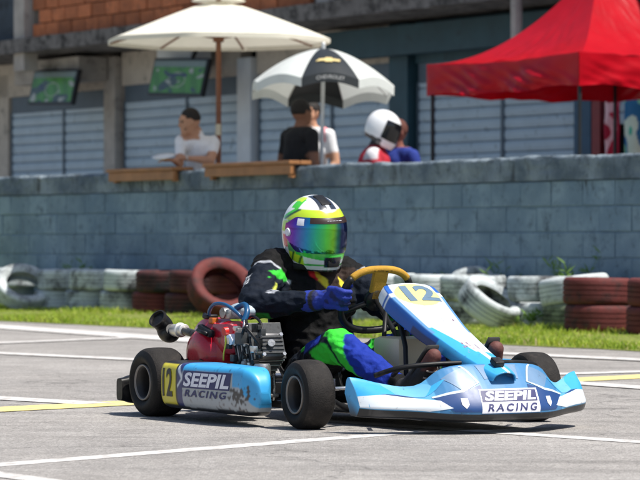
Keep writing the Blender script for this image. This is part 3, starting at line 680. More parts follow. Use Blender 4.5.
# man in white resting his forearms on the ledge
a_, _ = on_plane(196, 140, .42); pm = empty('person', W(a_, .42, FZ), 0, 'person in white V neck T shirt leaning on the wall holding a white plate', 'person')
mb = MB()
hc = Vector((-.065, -.10, 1.545)); fw = Vector((-.88, -.42, -.12))
P_, M3 = head(mb, hc, fw, 1.08)
J = dict(pel=(.06, .10, .88), che=(.035, .02, 1.27), nek=(-.02, -.03, 1.42), shl=(-.145, -.085, 1.36), shr=(.185, .05, 1.36))
capsule(mb, J['pel'], .15, (.05, .06, 1.08), .14); capsule(mb, (.05, .06, 1.08), .14, J['che'], .155); capsule(mb, (-.08, -.06, 1.33), .085, (.12, .03, 1.33), .085)
capsule(mb, J['nek'], .058, hc + Vector((.0, .01, -.06)), .054); capsule(mb, (.015, 0, 1.36), .09, (0, -.01, 1.46), .06)
el1, wr1 = (-.15, -.27, 1.13), (-.20, -.42, 1.16); el2, wr2 = (.155, -.22, 1.165), (-.09, -.34, 1.18)
capsule(mb, J['shl'], .062, el1, .042); capsule(mb, el1, .042, wr1, .027); capsule(mb, J['shr'], .064, el2, .044); capsule(mb, el2, .044, wr2, .027)
fingers(mb, wr1, Vector(wr1) + Vector((-.1, -.02, .005)), (0, 0, 1), .35); fingers(mb, wr2, Vector(wr2) + Vector((-.1, -.02, .0)), (0, 0, 1), .3)
for s in (-1, 1): capsule(mb, (.06 + s * .085, .10 + s * .03, .85), .085, (.05 + s * .09, .1 + s * .03, .46), .06); capsule(mb, (.05 + s * .09, .1 + s * .03, .46), .058, (.06 + s * .09, .14 + s * .03, .06), .042); capsule(mb, (.06 + s * .09, .14 + s * .03, .045), .042, (.0 + s * .09, .03 + s * .03, .04), .036)
def cw(p):
    dn = seg_d(p, (-.03, -.05, 1.36), hc)[0]
    for e, w_, sh in ((el1, wr1, J['shl']), (el2, wr2, J['shr'])):
        d1, t1 = seg_d(p, sh, e); d2, t2 = seg_d(p, e, w_)
        if (d1 < .075 and t1 > .68 and p.z < 1.26) or d2 < .055 or (p - Vector(w_)).length < .22 and p.z < 1.22 and (p - Vector(J['che'])).length > .26: return SKIN
    if p.z < .9: return (.05, .07, .12)
    vx = (p - Vector((-.06, -.10, 1.33))); front = (p - Vector(J['che'])).dot(fw) > .02
    if (p.z > 1.43 and dn < .085) or p.z > 1.462 or (dn < .12 and front and p.z > 1.36 and abs(vx.dot(Vector((.43, -.9, 0)))) < (p.z - 1.33) * .75): return SKIN
    return (.80, .81, .84)
remesh('body', mb, .011, M_cloth, pm, cw, 5, lambda c: .006 * noise.noise(c * 11) if .95 < c.z < 1.42 else 0)
hair_cap(P_, M3, hc, 1.08, pm); eyes(P_, pm)
bd = MB(); bd.tube([P_(.06, y, -.045 - .02 * abs(math.cos(y * 20))) for y in (-.05, -.03, 0, .03, .05)], [.008, .014, .018, .014, .008], 8); bd.build('beard', mat('stubble', (.09, .05, .035), .8), pm, True)
MB().lathe([(.028, -.008), (.034, -.006), (.034, .006), (.028, .008)], 20, Matrix.Translation(Vector(wr2) + Vector((.012, .006, 0))) @ Vector((-.1, -.02, 0)).to_track_quat('Y', 'Z').to_matrix().to_4x4(), closed=True).build('watch', mat('steel_watch', (.6, .6, .58), .3, metal=.8), pm, True)
plo = MB().lathe([(.0, .0), (.08, .0), (.115, .014), (.117, .018), (.08, .007), (.0, .005)], 32).build('plate', mat('white_paper', (.82, .83, .84), .6), None, True, 'white paper plate held over the ledge by the man in white', 'plate')
plo.matrix_world = Matrix.Translation(pm.location + Vector((-.30, -.45, 1.183))) @ Matrix.Rotation(R(-6), 4, 'Y') @ Matrix.Rotation(R(104), 4, 'X')

# man in black with his back to the track, and the one facing him
def standing(px, b, zhead, fw, shirt, skin, label, hairm=M_hair, trousers=(.03, .035, .05), accent=None, s=1., twist=0.):
    a, _ = on_plane(px, 120, b); t = empty('person', W(a, b, FZ), 0, label, 'person'); mb = MB(); f = Vector(fw).normalized(); l = Vector((-f.y, f.x, 0)).normalized()
    hz = zhead - FZ - .12; hc = Vector((0, 0, hz)) + f * .03; Pp, M3 = head(mb, hc, f, 1.05)
    sz = hz - .180; B = lambda x, y, z: Vector((f.x * x + l.x * y, f.y * x + l.y * y, z))
    capsule(mb, B(-.02, 0, sz - .48), .15, B(-.02, 0, sz - .25), .145); capsule(mb, B(-.02, 0, sz - .25), .145, B(0, 0, sz - .10), .15); capsule(mb, B(0, -.12, sz - .03), .085, B(0, .12, sz - .03), .085); capsule(mb, B(0, -.1, sz - .2), .1, B(0, .1, sz - .2), .1)
    capsule(mb, B(0, 0, sz), .07, hc - Vector((0, 0, .07)), .056)
    arms = []
    for y in (-1, 1):
        sh, el, wr = B(0, y * .195, sz - .035), B(-.02, y * .26, sz - .31), B(.14, y * .215, sz - .50); arms.append((sh, el, wr))
        capsule(mb, sh, .066, el, .046); capsule(mb, el, .046, wr, .03); fingers(mb, wr, wr + B(.06, 0, -.08), B(0, y, 0), .3)
        hp = B(-.01, y * .09, sz - .52); kn = B(.02, y * .1, (sz - .5) * .52); an = B(-.02, y * .1, .08)
        capsule(mb, hp, .085, kn, .06); capsule(mb, kn, .058, an, .042); capsule(mb, B(-.04, y * .1, .045), .042, B(.12, y * .11, .035), .035)
    def cf(p):
        if p.z > sz + .045: return skin
        for sh, el, wr in arms:
            d1, t1 = seg_d(p, sh, el); d2, t2 = seg_d(p, el, wr)
            if (d1 < .09 and .62 < t1 and p.z < sz - .2 and abs(p.dot(l)) > .17) or (d2 < .07 and abs(p.dot(l)) > .15) or (p - wr).length < .2 and abs(p.dot(l)) > .15: return skin
        if p.z < sz - .5: return trousers
        if accent and abs(abs(p.dot(l)) - .17) < .018 and p.z > sz - .1: return accent
        return shirt
    remesh('body', mb, .012, M_cloth, t, cf, 5, lambda c: .007 * noise.noise(c * 9) if c.z < sz else 0)
    hair_cap(Pp, M3, hc, 1.05, t, hairm, -.03); eyes(Pp, t); return t
standing(299.5, .62, 2.06, (.72, .55, 0), (.008, .008, .009), SKIN_D, 'person in black T shirt standing with back turned beside the umbrella pole')
standing(312, 1.35, 2.10, (-.5, -.85, 0), (.74, .75, .78), SKIN, 'person in white shirt with pink shoulder stripes facing the man in black', accent=(.75, .25, .3))

# racer wearing a white helmet, and a companion behind him
def helmet_shell(ax=.155, ay=.125, zt=.145, zb=.155):
    def fn(u, v):
        th = 2 * math.pi * u; z = zt * math.cos(math.pi * .5 * (v / .5)) if v < .5 else -zb * math.sin(math.pi * .5 * ((v - .5) / .5)) ** 1.0
        if z >= 0: h = math.sqrt(max(0, 1 - (z / zt) ** 2.15))
        else: h = 1 - .25 * (-z / zb) ** 2.2
        c, s = math.cos(th), math.sin(th); ch = sstep(.0, .9, -z / zb) * max(0, c) ** 2
        x = c * ax * h * (1 - .05 * (c < 0) * 1) + .026 * ch; y = s * ay * h * (1 - .10 * ch)
        if z < 0: z *= lerp(1, .82, sstep(.1, 1, (1 - c) / 2))
        return Vector((x, y, z))
    return fn
def racer(px, b, zc, label):
    a, _ = on_plane(px, 130, b); t = empty('person', W(a, b, FZ), 0, label, 'person'); f = Vector((.97, -.12, 0)).normalized(); l = Vector((-f.y, f.x, 0)); z = zc - FZ
    B = lambda x, y, q: Vector((f.x * x + l.x * y, f.y * x + l.y * y, q)); mb = MB()
    mb.ball((0, 0, z), (.09, .09, .11)); capsule(mb, B(-.05, 0, z - .12), .06, B(-.06, 0, z - .2), .085)
    capsule(mb, B(-.07, -.13, z - .27), .085, B(-.07, .13, z - .27), .085); capsule(mb, B(-.08, 0, z - .32), .15, B(-.12, 0, z - .7), .15)
    for y in (-1, 1):
        sh, el, wr = B(-.07, y * .19, z - .27), B(.02, y * .26, z - .52), B(.22, y * .14, z - .52); capsule(mb, sh, .07, el, .05); capsule(mb, el, .05, wr, .034); fingers(mb, wr, wr + B(.08, -y * .02, -.01), (0, 0, 1), .4)
        capsule(mb, B(-.12, y * .09, z - .75), .09, B(-.08, y * .1, .45), .065); capsule(mb, B(-.08, y * .1, .45), .06, B(-.1, y * .1, .08), .045); capsule(mb, B(-.1, y * .1, .045), .042, B(.05, y * .1, .04), .036)
    def cf(p):
        if p.z > z - .17: return (.03, .03, .035)
        if abs(p.dot(l)) > .11 and p.z > z - .30 and p.dot(f) < -.02: return (.62, .60, .62)
        return (.42, .012, .03)
    remesh('body', mb, .013, M_cloth, t, cf, 5, lambda c: .006 * noise.noise(c * 9))
    fn = helmet_shell(); M3 = Matrix.Translation((0, 0, z)) @ Matrix((f, l, Vector((0, 0, 1)))).transposed().to_4x4() @ Matrix.Rotation(R(24), 4, 'Y') @ Matrix.Scale(1.08, 4)
    def cc(u, v, p):
        if p.z < -.10 and p.x < .05: return (.02, .02, .025)
        return (.80, .81, .83)
    o = MB().grid(fn, 64, 40, True, cc).build('helmet', mat('gloss_painted_shell', rough=.25, attr='Col', var=.04, coat=.5), t, True); o.matrix_local = M3
    vz = lambda u, v: (lambda q: Vector((q.x * 1.03, q.y * 1.035, q.z)))(fn((lerp(-80, 80, u) / 360) % 1, lerp(.33, .70, v)))
    MB().grid(vz, 40, 12).build('visor', mat('black_visor', (.008, .008, .01), .12), o, True)
racer(383, .52, 1.755, 'person in red and white race suit wearing a white helmet with black visor')
standing(398.5, .80, 1.83, (-.75, -.62, -.15), (.01, .03, .22), (.20, .07, .05), 'person in blue shirt with brown face beside the white helmet', hairm=mat('brown_hair', (.10, .03, .02), .8))

# ================================================================== KART  (local: x forward, y left, z up; origin under the rear axle)
YAW = R(-60); WBASE = 1.04; VF, VR = .51, .612
_fw = ground_at(308, 430); _o = Matrix.Rotation(YAW, 4, 'Z') @ Vector((WBASE, -VF, 0))
KLOC = _fw - _o; KLOC.z = .006
kart = empty('racing_kart', KLOC, YAW, 'blue and white racing kart number 12 with a red engine cover', 'kart')
M_rub = mat('slick_rubber_side', (.007, .0066, .0066), .6, spec=.25, var=.2, scale=30, bump=.15, bscale=90)
M_tread = mat('slick_tread', (.019, .017, .016), .75, spec=.25, var=.3, scale=22, dirt=(.045, .038, .033), dirt_amt=.3, dirt_scale=16, bump=.35, bscale=160)
M_blk = mat('black_plastic_part', (.008, .008, .009), .45, spec=.3, var=.25, scale=20, dirt=(.06, .055, .05), dirt_amt=.15)
M_tube = mat('dark_frame_steel', (.035, .036, .04), .35, metal=.6, var=.2, scale=20)
M_alu = mat('cast_aluminium', (.42, .42, .42), .4, metal=.85, var=.25, scale=30, dirt=(.06, .055, .05), dirt_amt=.35, dirt_scale=30, bump=.2)
M_steel = mat('bright_steel', (.62, .61, .6), .28, metal=.95, var=.15, scale=30)
M_gunk = mat('oily_metal', (.075, .078, .08), .45, metal=.5, var=.4, scale=40, dirt=(.02, .018, .016), dirt_amt=.45, dirt_scale=40)
M_paint = mat('kart_bodywork', rough=.38, attr='Col', var=.07, scale=10, coat=.1, dirt=(.05, .045, .04), dirt_amt=.02, dirt_scale=38)
M_redc = mat('red_engine_paint', (.48, .008, .026), .3, var=.14, scale=20, coat=.5, dirt=(.06, .01, .012), dirt_amt=.18, dirt_scale=20)
M_navyp = mat('navy_print', (.028, .03, .12), .5, var=.1); M_whp = mat('white_print', (.74, .75, .82), .5, var=.1, dirt=(.2, .19, .2), dirt_amt=.1, dirt_scale=60)
M_yelp = mat('yellow_print', (.72, .60, .05), .5, var=.1)
SKY, PALE, ROYAL, NAVY, WHT, GRY = (.045, .36, .70), (.22, .46, .68), (.012, .10, .42), (.022, .03, .13), (.72, .76, .79), (.42, .46, .47)

def kart_wheel(u, v, Rr, Wd, r, steer, outer):
    t = empty('wheel', (u, v, Rr - .003), R(steer), parent=kart)
    h = Wd / 2; s = outer; pts = []
    rim_r = .066
    prof = [(rim_r, h * .70), (rim_r + .010, h * .84)]
    for k in range(7): an = math.pi / 2 * k / 6; prof.append((Rr - r + r * math.sin(an), h - r + r * math.cos(an)) if k else (Rr - r, h))
    side = MB(); side.lathe(prof[:6], 56); side.lathe([(a, -b) for a, b in prof[:6]], 56); 
    crown = [prof[5], prof[6], prof[7], (Rr + .001, (h - r) * .5), (Rr + .0015, 0)]; crown = crown + [(a, -b) for a, b in reversed(crown[:-1])]
    ty = MB().lathe(crown, 72).build('tyre', M_tread, t, True)
    side.build('sidewall', M_rub, ty, True) if False else side.build('tyre_sidewall', M_rub, t, True)
    rm = MB(); rm.lathe([(rim_r + .006, h * .78), (rim_r + .004, h * .90), (rim_r - .002, h * .92), (rim_r - .006, h * .80), (.052, h * .55), (.050, -h * .55), (rim_r - .006, -h * .80), (rim_r + .004, -h * .9), (rim_r + .006, -h * .78)], 48)
    rm.build('rim', mat('dark_rim', (.02, .019, .018), .5, metal=.2, var=.2, scale=30), t, True)
    lp = MB(); lp.lathe([(rim_r + .0055, s * h * .79), (rim_r + .007, s * h * .92), (rim_r + .0015, s * h * .93), (rim_r - .001, s * h * .84)], 48).build('rim_edge', mat('worn_rim_edge', (.22, .20, .18), .5, metal=.3, var=.2), t, True)
    hb = MB(); hb.lathe([(.0, s * h * .25), (.016, s * h * .25), (.018, s * h * .1), (.05, s * h * .05), (.05, -s * h * .1), (0, -s * h * .1)], 24)
    for k in range(3): an = 2.1 * k; hb.cyl((.03 * math.cos(an), s * h * .03, .03 * math.sin(an)), (.03 * math.cos(an), s * h * .2, .03 * math.sin(an)), .006, 6)
    hb.build('hub', M_gunk, t, 30); return t
kart_wheel(0, -VR, .139, .165, .042, 0, -1); kart_wheel(0, VR, .139, .165, .042, 0, 1)
kart_wheel(WBASE, -VF, .131, .128, .034, -4, -1); kart_wheel(WBASE, VF, .136, .135, .034, -4, 1)
# chassis
fr = MB()
for s in (-1, 1):
    fr.tube(catmull([(-.10, s * .33, .13), (.05, s * .33, .075), (.3, s * .32, .06), (.7, s * .27, .06), (.95, s * .24, .06), (1.2, s * .18, .06), (1.42, s * .17, .065)]), .0155, 10)
    fr.tube(catmull([(.92, s * .25, .06), (.98, s * .33, .075), (1.03, s * .40, .10)]), .0145, 10)
    fr.tube([(.25, s * .31, .065), (.25, s * .5, .075)], .011); fr.tube([(.82, s * .27, .065), (.82, s * .5, .075)], .011)
for u, w in ((.05, .33), (.42, .31), (.98, .23), (1.42, .17)): fr.tube([(u, -w, .065), (u, w, .065)], .0145, 10)
fr.build('frame', M_tube, kart, True)
MB().box((.42, -.25, .042), (1.42, .25, .047)).build('floor_tray', M_alu, kart)
MB().cyl((0, -VR - .02, .139), (0, VR + .02, .139), .02, 20).build('rear_axle', M_steel, kart, 30)
for s in (-1, 1):
    MB().box((-.05, s * .30 - .02, .09), (.05, s * .30 + .02, .19), bev=.01).build('axle_bearing', M_gunk, kart)
    sa = MB().cyl((WBASE, s * .40, .128), (WBASE, s * (VF + .02), .131), .0125, 14); sa.cyl((WBASE, s * .405, .07), (WBASE, s * .405, .185), .013, 12)
    for k in range(3): sa.lathe([(.013, 0), (.02, 0), (.02, .008), (.013, .008)], 14, Matrix.Translation((WBASE, s * (.42 + .011 * k), .13)), closed=True)
    sa.build('stub_axle', M_steel, kart, 30)
    MB().tube([(WBASE - .09, s * .41, .14), (.97, s * .04, .15)], .008).build('tie_rod', M_steel, kart, True)
MB().lathe([(.03, -.004), (.095, -.004), (.095, .004), (.03, .004)], 36, Matrix.Translation((0, .2, .139)), closed=True).build('brake_disc', M_steel, kart, 30)
MB().lathe([(.02, -.006), (.10, -.006), (.10, .006), (.02, .006)], 48, Matrix.Translation((0, -.22, .139)), closed=True).build('sprocket', M_gunk, kart, 30)
# rear bumper: a black plastic beam behind the rear wheels
rb = MB()
def rbf(u, v):
    y = lerp(-.70, .70, u); an = 2 * math.pi * v; e = 1 - .25 * sstep(.9, 1, abs(2 * u - 1)); cx = -.235 + .05 * sstep(.55, 1, abs(2 * u - 1))
    c, s = math.cos(an), math.sin(an); q = lambda x: math.copysign(abs(x) ** .45, x)
    return Vector((cx + .035 * q(c) * e, y, .10 + lerp(.045, .06, sstep(.6, .8, abs(2 * u - 1))) * q(s) * e))
rb.grid(rbf, 60, 25); rb.add([rbf(0, j / 24) for j in range(24)], [tuple(range(24))]); rb.add([rbf(1, j / 24) for j in range(24)], [tuple(range(24))])
rb.build('rear_bumper', M_blk, kart, 40)
for s in (-1, 1): MB().tube([(-.09, s * .33, .13), (-.22, s * .33, .11)], .013).build('bumper_stay', M_tube, kart, True)

# ---------------- side pods
PE = .38
PU0, PU1 = .165, .905
def pod_dim(u):
    t = (u - PU0) / (PU1 - PU0)
    vo = interp(t, (0, .08, .22, .6, .9, 1), (.690, .712, .716, .704, .680, .655)); vi = interp(t, (0, .5, 1), (.50, .51, .57))
    e = 1 - (abs(2 * t - 1)) ** 7 * .55 if t < .5 else (1 - max(0, (2 * t - 1)) ** 5 * .60)
    g = 1 if .045 < t < .87 else math.sqrt(max(.0009, 1 - ((t - .87) / .13) ** 2)) if t >= .87 else math.sqrt(max(.0009, 1 - ((.045 - t) / .045) ** 2))
    e = lerp(g, 1, .0); zc = .137 - .006 * t; hh = .094 * e; m_ = (vo + vi) / 2; vo, vi = lerp(m_, vo, lerp(.55, 1, g)), lerp(m_, vi, g)
    return vo, vi, zc, hh
_an = [2 * math.pi * k / 4000 for k in range(4001)]; _k = lambda x: math.copysign(abs(x) ** PE, x)
_pp = [(.1 * _k(math.cos(a)), .094 * _k(math.sin(a))) for a in _an]; _ss = [0]
for _i in range(4000): _ss.append(_ss[-1] + math.hypot(_pp[_i + 1][0] - _pp[_i][0], _pp[_i + 1][1] - _pp[_i][1]))
POD_AN = [float(x) for x in np.interp(np.linspace(0, _ss[-1], 150), _ss, _an)]
def pod_pt(u, an, s=-1):
    vo, vi, zc, hh = pod_dim(u); c, q = math.cos(an), math.sin(an); k = lambda x: math.copysign(abs(x) ** PE, x)
    hw = (vo - vi) / 2; return Vector((u, s * ((vo + vi) / 2 + hw * k(c) - .012 * (q < 0) * abs(q)), zc + hh * k(q)))
def pod_face(u, z, off=.003, s=-1):
    vo, vi, zc, hh = pod_dim(u); hw = (vo - vi) / 2; q = min(1, abs(z - zc) / hh) ** (1 / PE); c = math.sqrt(max(0, 1 - q * q)); k = c ** PE
    return Vector((u, s * ((vo + vi) / 2 + hw * k - .012 * (z < zc) * q + off), z))
def pod_col(u, z, vo_side):
    nz = noise.noise((u * 14, z * 22, 3)); n2 = noise.noise((u * 60, z * 70, 5))
    if z < .058 + .006 * nz: return (.012, .012, .013)
    if u < .36: return (.60, .52, .02) if (.185 < u < .348 and .062 < z < .222) else (.012, .012, .014)
    if u < .40:
        return (.62, .66, .70) if abs(z - .19 + (u - .38) * 1.1) < .012 or abs(z - .145 - (u - .37) * .9) < .006 else NAVY
    c = WHT if z < .200 else SKY
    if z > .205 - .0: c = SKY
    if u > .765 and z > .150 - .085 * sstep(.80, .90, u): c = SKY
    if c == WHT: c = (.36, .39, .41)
    sc_ = math.exp(-((u - .80) / .085) ** 2 - ((z - .115) / .042) ** 2)
    if .8 * sc_ + .75 * n2 + .2 * nz > .58: c = (.05, .047, .046)
    elif z < .125 and n2 + nz > .42: c = (.20, .19, .19)
    elif n2 > .5: c = tuple(q * .6 for q in c)
    return c
for s in (-1, 1):
    mb = MB()
    def fn(a, b, s=s): return pod_pt(lerp(PU0, PU1, a), POD_AN[min(149, int(round(b * 149)))], s)
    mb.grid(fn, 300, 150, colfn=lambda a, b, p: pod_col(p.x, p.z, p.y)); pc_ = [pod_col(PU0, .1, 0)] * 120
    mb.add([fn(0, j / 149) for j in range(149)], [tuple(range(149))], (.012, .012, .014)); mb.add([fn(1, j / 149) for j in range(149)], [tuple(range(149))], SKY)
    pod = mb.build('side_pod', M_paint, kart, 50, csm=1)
    sg = -s
    # lettering: reads left to right from outside
    uc = .588
    mp = lambda x, y, o=.003: pod_face(uc + sg * x if s > 0 else uc + x, .1665 + y, o, s)
    mb = MB().grid(lambda a, b: mp(lerp(-.185, .165, a) + .012 * (b - .5), lerp(-.034, .034, b), .0018), 30, 6); mb.build('name_panel', M_navyp, pod, True, fix=False)
    put_text('lettering', fit(text_mesh('SEEPIL', .083, .25, .0030, spacing=1.02), .335, .056), lambda x, y: mp(x - .010, y, .0030), M_whp, pod)
    put_text('lettering', fit(text_mesh('RACING', .042, .25, .0010, spacing=1.3), .31, .028), lambda x, y: mp(x - .014, y - .054, .0024), M_navyp, pod)
    put_text('number', text_mesh('12', .165, 0, .004), lambda x, y: pod_face(.266 + (x * .68 if s < 0 else -x * .68), .142 + y * .92, .0025, s), mat('black_print', (.02, .018, .012), .5), pod)

# ---------------- front bumper spoiler
SV = (0, .10, .18, .235, .285, .34, .42, .47, .505)
T_uf = (1.665, 1.66, 1.645, 1.615, 1.585, 1.55, 1.505, 1.465, 1.41); T_ut = (1.53, 1.53, 1.525, 1.51, 1.49, 1.45, 1.385, 1.35, 1.335)
T_zt = (.252, .252, .247, .230, .180, .166, .184, .200, .205); T_zb = (.055, .055, .056, .058, .062, .066, .070, .072, .076)
def nose_sec(y):
    a = abs(y); f = lambda T: sum(interp(min(a + d, .505), SV, T) * w_ for d, w_ in ((-.022, .25), (0, .5), (.022, .25))) if a < .48 else interp(a, SV, T); uf, ut, zt, zb = f(T_uf), f(T_ut), f(T_zt), f(T_zb)
    mid = lerp(.115, .12, a / .5)
    bk = max(uf - .17, lerp(uf - .17, ut + .012, sstep(.3, .46, a))); pts = [(bk, zb - .012), (lerp(bk, uf, .6), zb - .014), (uf - .012, zb - .006), (uf, zb + .020), (uf - .006, mid - .01), (lerp(uf, ut, .42), lerp(mid, zt, .45)), (lerp(uf, ut, .85), zt - .012), (ut, zt), (ut - .018, zt - .012), (ut - .03, zt - .06)]
    return pts
def nose_pt(y, t, off=0):
    s = nose_sec(y); k = t * (len(s) - 1); i = min(int(k), len(s) - 2); f = k - i
    P = [Vector((x, z)) for x, z in s]; a, b, c, d = P[max(i - 1, 0)], P[i], P[i + 1], P[min(i + 2, len(P) - 1)]
    q = .5 * ((2 * b) + (c - a) * f + (2 * a - 5 * b + 4 * c - d) * f * f + (3 * b - a - 3 * c + d) * f ** 3)
    tg = (c - a); n = Vector((tg.y, -tg.x)).normalized() * off; return Vector((q.x + n.x, y, q.y + n.y))
def nose_col(y, t, p):
    if t < .325: return (.012, .013, .015)
    if t > .86: return (.03, .10, .17)
    return (.05, .20, .41) if abs(y) < .27 else (.10, .36, .62)
NY = 300; nb = MB()
nb.grid(lambda a, b: nose_pt(lerp(-.505, .505, a), b), NY, 80, colfn=lambda a, b, p: nose_col(p.y, b, p))
for y in (-.505, .505): nb.add([nose_pt(y, j / 40) for j in range(41)], [tuple(range(41))], [((.012, .013, .015) if j < 13 else SKY) for j in range(41)])
nose = nb.build('front_bumper', M_paint, kart, 45)
def film(name, c): return mat(name, c, .40, var=.08, scale=10, coat=.08, dirt=(.05, .045, .04), dirt_amt=.04, dirt_scale=38)
F_SKY, F_PALE, F_WHT = film('sky_blue_film', SKY), film('pale_blue_film', (.15, .43, .68)), film('white_film', (.66, .71, .75))
F_STEEL, F_NAVY, F_LINE = film('steel_blue_film', (.13, .23, .37)), film('navy_blue_film', (.014, .055, .19)), film('silver_line_film', (.55, .66, .76))
def graphic(pts, m, off, s):
    bm = bmesh.new(); bm.faces.new([bm.verts.new((s * a, t, 0)) for a, t in pts]); bmesh.ops.triangulate(bm, faces=bm.faces[:])
    for _ in range(3): bmesh.ops.subdivide_edges(bm, edges=bm.edges[:], cuts=1, use_grid_fill=True)
    put_text('graphic', bm, lambda y, t: nose_pt(y, t, off), m, nose)
def strip(path, w):
    L_, R_ = [], []
    for i, (a, t) in enumerate(path):
        p, q = path[max(0, i - 1)], path[min(len(path) - 1, i + 1)]; dx, dy = (q[0] - p[0]) * .55, q[1] - p[1]; n_ = math.hypot(dx, dy) or 1
        L_.append((a - dy / n_ * w, t + dx / n_ * w * 1.6)); R_.append((a + dy / n_ * w, t - dx / n_ * w * 1.6))
    return [[L_[i], L_[i + 1], R_[i + 1], R_[i]] for i in range(len(path) - 1)]
for s in (-1, 1):
    graphic([(.504, .50), (.504, .80), (.47, .80), (.42, .79), (.389, .53)], F_SKY, .0010, s)
    graphic([(.42, .79), (.34, .79), (.285, .72), (.268, .619), (.303, .527), (.389, .53)], F_PALE, .0012, s)
    graphic([(.504, .505), (.424, .535), (.34, .517), (.263, .481), (.227, .413), (.303, .335), (.379, .345), (.504, .335)], F_WHT, .0016, s)
    graphic([(.44, .537), (.385, .546), (.32, .520), (.385, .530)], F_NAVY, .0022, s)
    graphic([(.268, .619), (.222, .615), (.303, .527)], F_SKY, .0016, s)
    graphic([(.237, .624), (.141, .674), (.111, .573), (.182, .531)], F_STEEL, .0016, s)
    graphic([(.283, .507), (.182, .522), (.104, .556), (.09, .36), (.222, .350), (.263, .475)], F_NAVY, .0014, s)
    for q in strip([(.155, .70), (.108, .569), (.182, .526), (.285, .512)], .0045): graphic(q, F_LINE, .0022, s)
    graphic([(.09, .69), (.02, .70), (.03, .60), (.075, .585)], F_STEEL, .0015, s)
def nose_at(y, z, off):                        # point of the front face at height z
    lo, hi = .33, .70
    for _ in range(24):
        m_ = (lo + hi) / 2
        if nose_pt(y, m_).z < z: lo = m_
        else: hi = m_
    return nose_pt(y, lo, off)
npt = lambda x, y, o: nose_at(.005 + x, .118 + y, o)
MB().grid(lambda a, b: npt(lerp(-.128, .128, a) + .01 * (b - .5), lerp(-.042, .044, b), .0022), 40, 14).build('name_panel', M_whp, nose, True, fix=False)
MB().grid(lambda a, b: npt(lerp(-.121, .121, a) + .006 * (b - .5), lerp(-.002, .038, b), .0036), 40, 10).build('name_band', M_navyp, nose, True, fix=False)
put_text('lettering', fit(text_mesh('SEEPIL', .060, .3, .0024, spacing=1.02), .228, .034), lambda x, y: npt(x, y + .018, .0046), M_whp, nose)
put_text('lettering', fit(text_mesh('RACING', .042, .3, .0012, spacing=1.4), .222, .026), lambda x, y: npt(x, y - .022, .0034), M_navyp, nose)
for y0 in (-.185, .185):
    sh = [(-.012, .018), (.012, .018), (.013, -.004), (0, -.018), (-.013, -.004)]
    bm = bmesh.new(); bm.faces.new([bm.verts.new((x, y, 0)) for x, y in sh]); bmesh.ops.triangulate(bm, faces=bm.faces[:]); bmesh.ops.subdivide_edges(bm, edges=bm.edges[:], cuts=3, use_grid_fill=True)
    put_text('badge', bm, lambda x, y: nose_at(y0 + x, .112 + y, .003), M_whp, nose)
for s in (-1, 1):
    MB().tube([(1.40, s * .17, .07), (1.52, s * .17, .10)], .011).build('bumper_stay', M_tube, kart, True)
MB().tube(catmull([(1.28, -.36, .205), (1.36, -.30, .235), (1.42, -.15, .250), (1.43, .15, .250), (1.36, .30, .235), (1.28, .36, .205)]), .010, 8).build('front_hoop', M_blk, kart, True)
MB().tube([(1.18, -.22, .20), (1.36, -.30, .235)], .009).build('hoop_stay', M_blk, kart, True)

# ---------------- number panel in front of the steering wheel
def pan_pt(x, t, off=0):                       # x -1..1 across, t 0 top .. 1 tip
    c = catmull_pan(t); w = interp(t, (0, .06, .2, .5, .8, .96, 1), (.075, .112, .118, .090, .064, .050, .036)); a = abs(x)
    if a < .72: y = x / .72 * w; d = -.012 * (x / .72) ** 2
    else:
        k = (a - .72) / .28; dep = interp(t, (0, .1, .3, .6, 1), (.035, .058, .062, .05, .028)); y = math.copysign(w + .012 * math.sin(k * 1.57), x); d = -.012 - dep * k ** 1.25
    return Vector((c[0] + c[2] * (d + off), y + (math.copysign(off, x) if a > .8 else 0), c[1] + c[3] * (d + off)))
def catmull_pan(t):
    u = interp(t, (0, .05, .25, .5, .75, 1), (.905, .93, 1.035, 1.215, 1.425, 1.635)); z = interp(t, (0, .05, .25, .5, .75, 1), (.540, .548, .485, .385, .297, .222))
    return u, z, .48, .87
def pan_sm(x, t, off=0):
    e = .035; return (pan_pt(x, max(0, t - e), off) + pan_pt(x, t, off) * 2 + pan_pt(x, min(1, t + e), off)) / 4
def pan_col(x, t):
    a = abs(x)
    if a > .75:
        if t < .15: return WHT
        if t < .17: return ROYAL
        if t < .185: return WHT
        k = t + .12 * (a - .75) / .25
        if t < .42: return ROYAL
        if t < .60: return NAVY if a > .86 else ROYAL
        return SKY
    d = math.hypot(x / .72 * .118, (t - .19) * .80)
    if d < .100: return (.78, .68, .24)
    if t < .05: return WHT
    if a > .60 and t < .2 and .05 < t: return ROYAL if t < .16 else WHT
    if .63 < a and t < .55: return (.10, .25, .52)
    n = noise.noise((x * 11, t * 42, 2))
    if (.43 < t < .46 or .66 < t < .76) and abs(x) < .45 and n > .30: return (.42, .16, .15) if n < .42 else (.14, .10, .16)
    if t > .76: return SKY if abs(x - .15) > .14 else (.66, .74, .8)
    if t > .50 and x < -.05 - (.8 - t) * 1.6: return SKY
    if t > .34: return (.56, .66, .72)
    return WHT
pb = MB().grid(lambda a, b: pan_sm(2 * a - 1, b), 150, 200, colfn=lambda a, b, p: pan_col(2 * a - 1, b)); panel = pb.build('number_panel', M_paint, kart, 60, csm=1)
sm = panel.modifiers.new('thickness', 'SOLIDIFY'); sm.thickness = .005; sm.offset = 1 if False else -1
put_text('number', text_mesh('12', .185, .0, .007, spacing=.95), lambda x, y: pan_sm(x / .118 * .72, .19 - y / .82, .0016), mat('blue_grey_print', (.10, .17, .25), .5), panel)
put_text('lettering', text_mesh('F1', .0, .0, .0), lambda x, y: pan_sm(x, .5, .004), M_navyp, panel) if False else None
